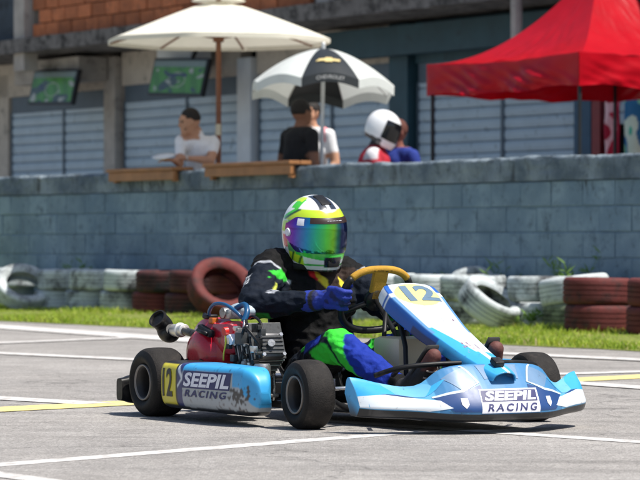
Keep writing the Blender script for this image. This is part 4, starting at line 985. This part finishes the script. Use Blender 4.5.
# latch at the tip and mounting struts
MB().box((-.022, -.02, -.012), (.022, .02, .012), Matrix.Translation((1.57, -.005, .258)) @ Matrix.Rotation(R(28), 4, 'Y'), bev=.006).build('panel_latch', M_blk, kart)
for s in (-1, 1): MB().tube([(.93, s * .06, .50), (1.06, s * .09, .30), (1.12, s * .12, .07)], .010).build('panel_strut', M_blk, kart, True)

# ---------------- steering
SC = Vector((.685, 0, .475)); SU = Vector((.36, 0, .93)).normalized(); SN = Vector((-.93, 0, .36)).normalized(); SR = .155
st = empty('steering_wheel', SC, 0, parent=kart)
def rimp(an):
    c, s = math.cos(an), math.sin(an); k = lambda x: math.copysign(abs(x) ** .78, x); x, y = k(c) * SR, k(s) * SR * .84
    return Vector((0, x, 0)) + SU * y
yel, blk = MB(), MB()
yel.tube([rimp(R(90 - 50 + 100 * i / 24)) for i in range(25)], .0148, 12); blk.tube([rimp(R(140 + 260 * i / 40)) for i in range(41)], .0148, 12)
yel.build('rim_grip', mat('yellow_suede', (.46, .25, .02), .8, var=.15, scale=30, bump=.3, bscale=200), st, True, label='mustard yellow upper grip'); blk.build('rim', M_blk, st, True)
sp = MB(); sp.lathe([(0, -.012), (.045, -.012), (.045, .012), (0, .012)], 24, Matrix.Translation((0, 0, 0)) @ SN.to_track_quat('Y', 'Z').to_matrix().to_4x4())
for an in (200, 340): sp.tube([Vector((0, 0, 0)), rimp(R(an))], .011)
sp.build('spoke', M_blk, st, True)
MB().box((-.012, -.032, 0), (.012, .032, SR * .80), Matrix(((SN.x, 0, SU.x, 0), (0, 1, 0, 0), (SN.z, 0, SU.z, 0), (0, 0, 0, 1))), bev=.008).build('upright_spoke', mat('yellow_suede'), st, label='mustard yellow centre spoke')
put_text('lettering', text_mesh('OMP S', .022, 0, .0005) if False else text_mesh('- .. --- -', .03, 0, .001), lambda x, y: SU * (SR * .84 + .0005) + Vector((0, -x, 0)) + (-SN) * .0168 + SU * y * .6, M_blk, st)
MB().cyl(SC - SN * .01, (1.12, 0, .10), .0105, 12).build('steering_column', M_tube, kart, True)
for s in (-1, 1): MB().tube([(.80, s * .02, .44), (.83, s * .05, .30), (.93, s * .12, .065)], .0095).build('column_support', M_blk, kart, True)

# ---------------- tank, seat, pedals
tk = MB().box((.80, -.085, .055), (1.0, .085, .335), bev=.025).build('fuel_tank', mat('cream_plastic_tank', (.80, .68, .46), .4, var=.08, scale=8, trans=.15), kart, 40); MB().cyl((.86, .02, .33), (.86, .02, .36), .028, 18).build('cap', M_blk, tk, 30)
def seat_fn(a, b):
    t = b * 2 - 1; path = catmull([(.62, 0, .09), (.45, 0, .055), (.26, 0, .06), (.12, 0, .16), (.06, 0, .33), (.03, 0, .50)], 8); k = a * (len(path) - 1); i = min(int(k), len(path) - 2); p = path[i].lerp(path[i + 1], k - i)
    w = lerp(.165, .20, sstep(.2, .8, a)) * (1 - .25 * sstep(.85, 1, a)); lip = abs(t) ** 3.5
    nrm = Vector((.5 + .4 * a, 0, .8 - .6 * a)).normalized(); return p + Vector((0, t * w, 0)) + nrm * lip * .12
se = MB().grid(seat_fn, 40, 28).build('seat', mat('black_fibreglass', (.013, .013, .014), .3, coat=.3), kart, True); k_ = se.modifiers.new('s', 'SOLIDIFY'); k_.thickness = .008
for s in (-1, 1): MB().tube([(.02, s * .31, .12), (.10, s * .235, .36)], .009).build('seat_stay', M_steel, kart, True)
MB().tube([(.42, -.31, .06), (.30, -.255, .345)], .009).build('seat_stay', M_steel, kart, True)
for s in (-1, 1): MB().tube(catmull([(1.30, s * .13, .06), (1.345, s * .13, .15), (1.36, s * .13, .24), (1.36, s * .19, .245)]), .008).build('pedal', M_steel, kart, True)

# ---------------- engine on the right-hand side
en = empty('engine', (.30, -.42, .0), 0, parent=kart)
e = MB()
e.box((-.14, -.06, .085), (.14, .12, .10), bev=.005); e.build('mount', M_alu, en)
MB().box((-.17, -.03, .10), (.11, .12, .30), bev=.02).build('crankcase', M_gunk, en, 40)
# recoil cover: a stepped red dome facing outwards
rc = MB(); prof = [(.150, .03), (.152, -.035), (.145, -.052), (.124, -.060), (.116, -.066), (.112, -.060), (.106, -.066), (.100, -.084), (.085, -.10), (.055, -.108), (.022, -.11), (.0, -.11)]
rc.lathe(prof, 56, Matrix.Translation((-.115, -.02, .25))); [rc.box((.118, -.01, -.004), (.154, .004, .004), Matrix.Translation((-.115, -.05, .25)) @ Matrix.Rotation(-R(24 * k), 4, 'Y'), bev=.002) for k in range(15)]; rc.build('recoil_cover', M_redc, en, 40, label='red dented recoil starter cover')
for k in range(14):
    an = R(200 + 11 * k); c_, s_ = math.cos(an), math.sin(an)
    MB().box((-.013, -.012, -.0035), (.013, .004, .0035), Matrix.Translation((-.115 + .07 * c_, -.02 - .106, .25 + .07 * s_)) @ Matrix.Rotation(-an, 4, 'Y') @ Matrix.Rotation(R(-32), 4, 'Z')).build('cooling_slot', M_blk, en)
MB().box((-.055, -.018, -.016), (.055, .012, .016), Matrix.Translation((-.06, -.10, .348)) @ Matrix.Rotation(R(14), 4, 'Y'), bev=.012).build('pull_recess', M_blk, en)
MB().tube([(-.10, -.118, .350), (-.02, -.121, .336)], .009).build('pull_handle', M_blk, en, True)
MB().box((-.15, -.085, .25), (.135, .04, .388), bev=.05).build('shroud', M_redc, en, 40); MB().cyl((.112, -.098, .352), (.112, -.115, .350), .017, 18).build('kill_switch', mat('scarlet_plastic', (.62, .02, .015), .4), en, 30)
MB().tube(catmull([(.116, -.108, .335), (.122, -.112, .30), (.108, -.112, .265), (.098, -.108, .235)]), .0035, 6).build('yellow_wire', M_yelp, en, True)
# cylinder with fins, leaning forward
for k in range(9):
    x = .15 + k * .014; MB().box((-.005, -.075, -.075), (.005, .07, .075), Matrix.Translation((x, .0, .235 + .010 * k)) @ Matrix.Rotation(R(-20), 4, 'Y'), bev=.003).build('cooling_fin', M_alu if k % 2 else M_gunk, en)
MB().box((-.065, -.06, -.055), (.065, .06, .055), Matrix.Translation((.205, 0, .27)) @ Matrix.Rotation(R(-20), 4, 'Y'), bev=.01).build('cylinder', M_gunk, en)
RT = Matrix.Translation((.288, .0, .295)) @ Matrix.Rotation(R(-20), 4, 'Y')
rk = MB().box((-.03, -.062, -.052), (.022, .052, .052), RT, bev=.02).build('rocker_cover', mat('grey_engine_casting', (.10, .10, .105), .4, metal=.6, var=.3, scale=30), en, 40)
for by, bz in ((-.05, -.04), (-.05, .04), (.04, -.04), (.04, .04)): MB().cyl(RT @ Vector((.01, by, bz)), RT @ Vector((.03, by, bz)), .008, 6).build('bolt', M_steel, rk)
for k in range(5): MB().box((-.004, -.055, -.0045), (.012, .045, .0045), RT @ Matrix.Translation((.016, 0, -.032 + .016 * k))).build('rib', M_gunk, rk)
MB().cyl(RT @ Vector((.02, -.01, .0)), RT @ Vector((.045, -.02, .0)), .015, 14).build('filler_cap', M_alu, en, 30)
MB().box((.20, -.115, .30), (.255, -.08, .35), bev=.008).build('ignition_coil', M_gunk, en, 40)
MB().tube(catmull([(.24, -.10, .34), (.30, -.12, .37), (.34, -.10, .33), (.33, -.07, .29)]), .0065, 8).build('ignition_lead', M_blk, en, True)
MB().lathe([(.0, -.03), (.03, -.03), (.034, -.02), (.034, .02), (.03, .03), (0, .03)], 20, Matrix.Translation((.345, -.07, .20)) @ Matrix.Rotation(R(90), 4, 'X')).build('fuel_filter', M_alu, en, 40)
MB().cyl((.20, -.085, .10), (.20, -.085, .165), .026, 18).cyl((.20, -.085, .165), (.20, -.085, .19), .031, 18).build('oil_filter', M_alu, en, 30)
MB().cyl((.147, -.086, .322), (.147, -.108, .318), .021, 16).build('spark_cap', M_whp, en, 30)
# carburettor, intake bottle and hoses on top
MB().box((-.06, -.045, .395), (.02, .035, .435), bev=.01).cyl((-.02, -.05, .42), (-.02, .05, .42), .022).build('carburettor', M_alu, en, 40)
MB().ball((.02, .02, .428), (.085, .05, .034), 10).build('catch_bottle', mat('translucent_white_plastic', (.55, .66, .74), .35, trans=.25), en, True)
MB().tube(catmull([(-.105, -.06, .388), (-.085, -.075, .425), (-.03, -.08, .455), (.04, -.07, .455), (.10, -.05, .425), (.125, -.03, .395)]), .0075, 8).build('blue_hose', mat('blue_rubber_hose', (.008, .075, .19), .35), en, True)
MB().tube(catmull([(.06, -.03, .44), (.11, -.02, .455), (.15, -.03, .43), (.16, -.05, .39)]), .012, 8).build('blue_hose', mat('blue_rubber_hose'), en, True)
MB().cyl((-.115, -.055, .365), (-.115, -.055, .41), .012).box((-.14, -.08, .395), (-.09, -.03, .412), bev=.006).cyl((-.155, -.06, .41), (-.10, -.06, .395), .009).build('throttle_linkage', M_blk, en, True)
MB().box((-.085, -.08, .375), (-.05, -.05, .40), bev=.006).build('amber_fitting', mat('amber_plastic', (.5, .13, .015), .4), en)
for pts, r, m in (([(.16, -.04, .40), (.22, -.07, .36), (.25, -.10, .28), (.22, -.12, .17), (.25, -.11, .09)], .006, M_blk), ([(.10, .0, .40), (.19, -.02, .41), (.27, -.03, .37), (.32, -.06, .25)], .006, M_blk),
                  ([(.28, -.09, .22), (.32, -.10, .15), (.30, -.09, .08), (.38, -.06, .07)], .005, mat('copper_pipe', (.30, .09, .05), .4, metal=.5)), ([(.30, -.08, .14), (.35, -.09, .10), (.42, -.08, .12)], .005, mat('copper_pipe')), ([(.12, -.03, .395), (.18, -.06, .385), (.2, -.08, .30)], .005, M_steel)):
    MB().tube(catmull(pts), r, 7).build('cable', m, en, True)
random.seed(21)
for k in range(26):
    x, y, z = random.uniform(.12, .33), random.uniform(-.10, -.05), random.uniform(.17, .38); s_ = random.uniform(.008, .02)
    (MB().box((x - s_, y - s_ * .7, z - s_), (x + s_, y + s_ * .7, z + s_ * .8), bev=.003) if k % 3 else MB().cyl((x, y, z), (x + .01, y - .03, z), s_ * .6, 10)).build('fitting', random.choice([M_gunk, M_alu, M_blk, M_steel, M_gunk]), en, 40)
# exhaust: steel collar into a black upturned can
ex = empty('exhaust', (-.075, -.495, .332), 0, parent=kart)
MB().tube(catmull([(.27, .02, -.03), (.20, -.02, .0), (.10, -.02, .012)]), .016, 12).build('header_pipe', M_gunk, ex, True)
MB().lathe([(.016, 0), (.024, 0), (.026, .01), (.026, .052), (.030, .054), (.030, .066), (.024, .07), (.024, .098), (.02, .10)], 28, Matrix.Translation((.015, -.02, .01)) @ Vector((1, 0, .05)).to_track_quat('Y', 'Z').to_matrix().to_4x4(), cap=True).build('collar', mat('pale_alloy', (.66, .65, .62), .4, metal=.6, var=.1), ex, 30)
can = MB(); CX = Vector((-.035, -.02, 0))
can.tube(catmull([CX + Vector((.05, 0, .01)), CX + Vector((.025, 0, -.004)), CX + Vector((.0, -.005, .0)), CX + Vector((-.006, -.015, .03)), CX + Vector((.0, -.045, .056))], 5), [.032, .034, .035, .036] + [.037] * 17, 24)
can.build('silencer', M_blk, ex, 50)
qv = Vector((.012, -.035, .026)).normalized(); tip = CX + Vector((.0, -.045, .056))
MB().lathe([(.036, -.012), (.040, -.004), (.040, .008), (.034, .009), (.031, -.006), (.0, -.008)], 32, Matrix.Translation(tip) @ qv.to_track_quat('Y', 'Z').to_matrix().to_4x4()).build('end_ring', mat('burnt_black_metal', (.02, .018, .017), .5, metal=.3), ex, 40)

# ================================================================== DRIVER (same frame as the kart)
dv = empty('person', KLOC, YAW, 'driver in black, blue and green race suit and neon green helmet steering the kart', 'person')
sh_r, el_r, wr_r = Vector((.18, -.19, .595)), Vector((.335, -.36, .452)), Vector((.565, -.205, .472))
sh_l, el_l, wr_l = Vector((.22, .125, .565)), Vector((.42, .27, .42)), Vector((.575, .185, .475))
hip_r, kn_r, an_r, to_r = Vector((.34, -.11, .165)), Vector((.755, -.215, .305)), Vector((1.19, -.165, .135)), Vector((1.335, -.135, .275))
hip_l, kn_l, an_l, to_l = Vector((.34, .10, .165)), Vector((.78, .20, .335)), Vector((1.22, .15, .14)), Vector((1.365, .125, .30))
HC = Vector((.245, -.028, .752))
mb = MB()
capsule(mb, (.27, 0, .18), .15, (.20, 0, .34), .135); capsule(mb, (.20, 0, .34), .14, (.19, -.005, .50), .15)
capsule(mb, (.18, -.14, .50), .11, (.21, .09, .48), .11); capsule(mb, (.165, -.15, .60), .085, (.20, .08, .575), .085); capsule(mb, (.185, -.02, .58), .11, (.20, -.03, .66), .085); capsule(mb, (.26, -.10, .46), .075, (.28, .08, .46), .075)
for a, b, c in ((sh_r, el_r, wr_r), (sh_l, el_l, wr_l)): capsule(mb, a, .085, a.lerp(b, .5), .078); capsule(mb, a.lerp(b, .5), .078, b, .064); capsule(mb, b, .064, b.lerp(c, .45), .056); capsule(mb, b.lerp(c, .45), .056, c, .037)
for a, b, c in ((hip_r, kn_r, an_r), (hip_l, kn_l, an_l)): capsule(mb, a, .10, a.lerp(b, .5), .088); capsule(mb, a.lerp(b, .5), .088, b, .068); capsule(mb, b, .068, b.lerp(c, .4), .062); capsule(mb, b.lerp(c, .4), .062, c, .042)
BLK, DNV, GRN, BLU = (.0045, .0045, .005), (.005, .009, .018), (.045, .58, .045), (.012, .035, .30)
def suit(p):
    dr, tr = seg_d(p, sh_r, el_r); dr2, tr2 = seg_d(p, el_r, wr_r); dl, tl = seg_d(p, sh_l, el_l); dl2, tl2 = seg_d(p, el_l, wr_l)
    n = noise.noise(p * 16)
    # legs
    best = None
    for s, (h, k, a) in ((-1, (hip_r, kn_r, an_r)), (1, (hip_l, kn_l, an_l))):
        d1, t1 = seg_d(p, h, k); d2, t2 = seg_d(p, k, a)
        if min(d1, d2) < .115 and p.x > .36 and p.z < .47 and not (min(dr2, dl2) < .07 and p.z > .36):
            L_ = t1 if d1 < d2 else 1 + t2; best = (L_, s) if best is None or min(d1, d2) < best[2] else best[:2]; best = (*best, min(d1, d2)); 
    if best and not (p.x < .45 and p.z > .30):
        L_, s = best[:2]; ax = p.z
        h_, k_2, a_2 = (hip_r, kn_r, an_r) if s < 0 else (hip_l, kn_l, an_l)
        axis = h_.lerp(k_2, L_) if L_ < 1 else k_2.lerp(a_2, L_ - 1); hh_ = max(-1, min(1, (p.z - axis.z) / (.08 if L_ < 1 else .058)))
        g0 = L_ - (1.32 - .22 * hh_)
        if L_ > 1.84: return BLK
        if g0 > 0: return BLU
        if g0 > -.20: return GRN
        if g0 > -.26: return DNV
        if g0 > -.62 and hh_ < .1: return GRN
        if hh_ > .45 and .40 < L_ < .52: return GRN
        if hh_ > .2 and .52 <= L_ < .95: return BLU
        return BLK if hh_ < 0 else DNV
    # arms
    for s, (d, t, d2, t2, S, E_) in ((-1, (dr, tr, dr2, tr2, sh_r, el_r)), (1, (dl, tl, dl2, tl2, sh_l, el_l))):
        if d2 < .085 and t2 > .0 and d2 <= d + .001:
            if .28 < t2 < .42 and p.z > .50 and abs(p.y + s * 0) > .26: return (.38, .40, .44) if noise.noise(p * 75) > -.1 else DNV
            if .05 < t2 < .3 and p.z < .42: return (.02, .28, .04)
            return DNV
        if d < .10 and t > .22:
            fr_ = (p - S.lerp(E_, t)); 
            if s < 0 and fr_.x > .052 and .18 < t < .85 and abs(fr_.y - .015 - .03 * math.sin(t * 7)) < .016: return GRN if not .46 < t < .54 else DNV
            if s < 0 and fr_.x > .045 and .55 < t < .8 and .035 < fr_.y < .043: return (.6, .65, .1)
            q = p * 70
            if .48 < t < .75 and fr_.x < -.005 and s * fr_.y > .035: return (.55, .57, .6) if (int(math.floor(p.x * 75)) + int(math.floor(p.z * 75))) % 2 else DNV
            if .22 < t < .26 and fr_.x > -.02: return (.4, .42, .46)
            return DNV
    if p.x > .25:
        w_ = p.z + .9 * p.y
        if -.075 < p.y < -.035 and .50 < w_ < .545: return (.6, .02, .03) if p.y < -.052 else (.75, .52, .04)
        if -.035 < p.y < -.012 and .50 < w_ < .54: return (.75, .62, .05)
        if .05 < p.y < .085 and .575 < w_ < .61: return (.75, .6, .05)
        if -.05 < p.y < .01 and .47 < p.z < .482 and noise.noise(p * 60) > -.2: return (.6, .42, .03)
    if p.x > .24 and -.06 < p.y < .13 and .50 < p.z < .60: return (.035, .022, .018)
    return BLK
def wrinkle(c):
    q = noise.noise(Vector((c.x * 22, c.y * 22, c.z * 34))) * .006 + noise.noise(c * 52) * .003 + abs(noise.noise(Vector((c.x * 14, c.y * 16, c.z * 30 + 5)))) * -.012
    return q
remesh('body', mb, .0050, mat('race_suit', rough=.8, spec=.2, attr='Col', var=.08, scale=30, bump=.35, bscale=60), dv, suit, 8, wrinkle)
# gloves closed round the rim
M_glove = mat('blue_glove', rough=.75, attr='Col', var=.12, scale=40, bump=.3, bscale=200)
for s, wr in ((-1, wr_r), (1, wr_l)):
    g = MB(); rim = SC + Vector((0, s * SR * .985, 0)) + SU * .01; d0 = (rim - wr).normalized()
    capsule(g, wr - d0 * .035, .044, wr + d0 * .01, .042); capsule(g, wr, .036, wr.lerp(rim, .6) + SN * .012, .034)
    pc0 = wr.lerp(rim, .72) + SN * .010 + Vector((0, s * .012, 0))
    for k in range(4):                          # four fingers wrap from the outside over the front of the rim
        o_ = SU * (.036 - .024 * k); a0 = pc0 + o_ + Vector((0, s * .012, 0)); r_ = (.0125, .013, .0125, .011)[k]; l_ = (.95, 1.05, 1.0, .85)[k]
        p1 = rim + o_ + Vector((0, s * .030 * l_, 0)) - SN * .004; p2 = rim + o_ + Vector((0, s * .018, 0)) - SN * .030 * l_; p3 = rim + o_ + Vector((0, -s * .012 * l_, 0)) - SN * .030
        capsule(g, a0, r_ + .003, p1, r_, 10); capsule(g, p1, r_, p2, r_ * .95, 10); capsule(g, p2, r_ * .95, p3, r_ * .85, 10)
    t0 = wr.lerp(rim, .55) + SN * .02; t1 = rim + SN * .026 - Vector((0, s * .014, 0)) + SU * .02; t2 = rim - Vector((0, s * .030, 0)) + SU * .048 + SN * .006
    capsule(g, t0, .018, t1, .0145, 10); capsule(g, t1, .0145, t2, .0115, 10)
    def gc(p, wr=wr, d0=d0):
        q = (p - wr).dot(d0)
        if q < -.008: return (.012, .035, .30)
        if q < .012: return (.012, .012, .016)
        return (.010, .030, .28) if noise.noise(p * 30) > -.2 else (.006, .012, .09)
    remesh('glove', g, .0042, M_glove, dv, gc, 3, lambda c: .0015 * noise.noise(c * 90))
# shoes
for an, to in ((an_r, to_r), (an_l, to_l)):
    g = MB(); d = (to - an).normalized(); hl = an + Vector((.01, 0, -.055)); capsule(g, an + Vector((-.02, 0, .01)), .045, an + Vector((.005, 0, -.02)), .045); capsule(g, hl, .036, hl.lerp(to, .55), .042); capsule(g, hl.lerp(to, .55), .042, to, .030); capsule(g, an, .042, hl.lerp(to, .5) + Vector((-.02, 0, .02)), .038)
    sh_ = remesh('shoe', g, .005, mat('worn_boot', rough=.7, attr='Col', var=.2, scale=30, bump=.3), dv, lambda p, to=to: (.11, .035, .028) if (p - to).length < .06 + .012 * math.sin(p.z * 260) else (.012, .012, .016), 3)
    fw_ = (to - hl).normalized(); lft = Vector((0, 1, 0)); upn = fw_.cross(lft) * -1
    so_ = MB(); so_.grid(lambda a, b: hl.lerp(to, lerp(-.12, 1.12, a)) - upn * -.0 + lft * lerp(-.038, .038, b) * (1 - .35 * abs(2 * a - 1) ** 3) + (upn * -.034), 10, 6)
    q_ = so_.build('sole', mat('dark_rubber_sole', (.02, .02, .02), .8), sh_, True, fix=False); q_.modifiers.new('t', 'SOLIDIFY').thickness = .008
    for k in range(3):
        c_ = hl.lerp(to, .55 + .13 * k); MB().tube([c_ + lft * x + upn * (.040 - 14 * x * x) for x in (-.026, -.013, 0, .013, .026)], .0035, 6).build('lace', mat('pale_lace', (.35, .30, .27), .8), sh_, True)
# helmet
fnH = helmet_shell()
def hcol(u, v, p):
    th = math.degrees(math.atan2(p.y, p.x)); a = abs(th); z = p.z; NEON, GR2, W_ = (.52, .72, .03), (.06, .55, .04), (.78, .80, .80)
    if z > .096:
        if abs(p.y) < .040 - .1 * (z - .1) and .005 < p.x < .125: return (.02, .028, .045) if (abs(p.y) > .008 or p.x < .06) else (.5, .52, .55)
        if p.x < .02 and abs(abs(p.y) - .055) < .014: return NEON
        return W_ if abs(p.y) < .052 or p.x < -.02 else GR2 if p.x < .03 else W_
    if z > .048:
        e = .048 + .040 * (1 - a / 130) + .018 * math.sin(a * .05)
        if a < 62: return NEON if z < .096 - .010 * math.cos(R(a * 4)) else W_
        s_ = (a - 62) / 60 * .06
        if abs(z - .098 + s_) < .006: return (.03, .10, .03)
        return (NEON if z < .10 - s_ else GR2 if z < .118 - s_ else W_) if a < 125 else W_
    if z > -.082 and a > 92:
        if a < 112 and -.062 < z < -.012: return (.62, .03, .05)
        if a < 118 and .0 < z < .045: return (.45, .70, .05)
        return W_ if a < 140 or z > 0 else (.55, .6, .6)
    if z <= -.078:
        if a < 15 and -.136 < z < -.094: return (.012, .012, .014)
        if a < 70 and z > -.097 - .012 * math.cos(R(a * 2)): return (.05, .55, .06)
        if 52 < a < 92 and z > -.135 + (a - 52) * .0006: return NEON if (a + z * 300) % 24 > 6 else (.03, .12, .03)
        if z < -.148: return (.02, .02, .022)
        if abs(z + .128) < .004 and a < 60: return (.06, .45, .08)
        return W_
    return (.10, .35, .12)
hm = Matrix.Translation(HC) @ Matrix.Rotation(R(2), 4, 'Z') @ Matrix.Rotation(R(6), 4, 'Y') @ Matrix.Rotation(R(3), 4, 'X')
hb_ = MB().grid(fnH, 260, 150, True, hcol); hel = hb_.build('helmet', mat('gloss_painted_shell'), dv, True, csm=1); hel.matrix_local = hm
def painted_sheen(u, v, p):  # view-dependent sheen of the visor coating, painted as fixed colours across it
    stops = ((0, (.35, .03, .20)), (.12, (.12, .05, .45)), (.24, (.03, .25, .50)), (.33, (.03, .42, .22)), (.42, (.08, .50, .06)), (.49, (.14, .40, .03)), (.54, (.02, .14, .10)), (.59, (.012, .025, .10)), (.85, (.012, .02, .10)), (1, (.15, .02, .25)))
    u_ = u + .04 * (v - .5)
    return tuple(interp(u_, [s[0] for s in stops], [s[1][i] for s in stops]) for i in range(3))
def vis(u, v, k=1.03, lo=-96, hi=96):
    th = lerp(lo, hi, u); e = sstep(.72, 1.0, abs(th) / 96); v0, v1 = lerp(.352, .42, e), lerp(.672, .56, e)
    q = fnH((th / 360) % 1, lerp(v0, v1, v)); bul = 1 + (k - 1) * (1 - .5 * abs(2 * v - 1) ** 6); return Vector((q.x * bul, q.y * bul, q.z))
MB().grid(lambda u, v: vis(u, v), 100, 26, colfn=painted_sheen).build('visor', mat('painted_sheen_visor', rough=.12, metal=.75, attr='Col', var=.03), hel, True)
MB().grid(lambda u, v: vis(lerp(.27, .77, u), lerp(.0, .17, v), 1.042), 50, 6).build('visor_strip', mat('dark_strip', (.03, .014, .010), .4), hel, True)
put_text('lettering', text_mesh('- -- --- -- ----', .020, .2, .001), lambda x, y: vis(.52 - x * -1.75, .085 - y * 2.6, 1.05), M_whp, hel)
MB().grid(lambda u, v: vis(lerp(.145, .215, u), lerp(.04, .24, v), 1.040), 10, 8).build('sticker', M_whp, hel, True)
for s in (-1, 1): MB().lathe([(0, -.006), (.016, -.006), (.018, 0), (.016, .005), (0, .006)], 20, Matrix.Translation((.01, s * .128, .0))).build('visor_pivot', M_whp, hel, 40)
mb = MB().box((-.04, -.024, -.008), (.040, .024, .007), Matrix.Translation((.062, 0, .1265)) @ Matrix.Rotation(R(24), 4, 'Y'), bev=.008); mb.build('top_vent', M_blk, hel, 40)
MB().box((-.012, -.026, -.018), (.004, .026, .014), Matrix.Translation((.153, 0, -.116)) @ Matrix.Rotation(R(-8), 4, 'Y'), bev=.006).build('chin_vent', M_blk, hel, 40)
MB().lathe([(.105, -.02), (.118, -.03), (.112, -.05), (.09, -.045)], 32, Matrix.Translation(HC + Vector((-.02, .01, -.11))) @ Matrix.Rotation(R(90), 4, 'X') @ Matrix.Scale(1, 4)).build('neck_roll', mat('black_padding', (.012, .012, .013), .9), dv, True)
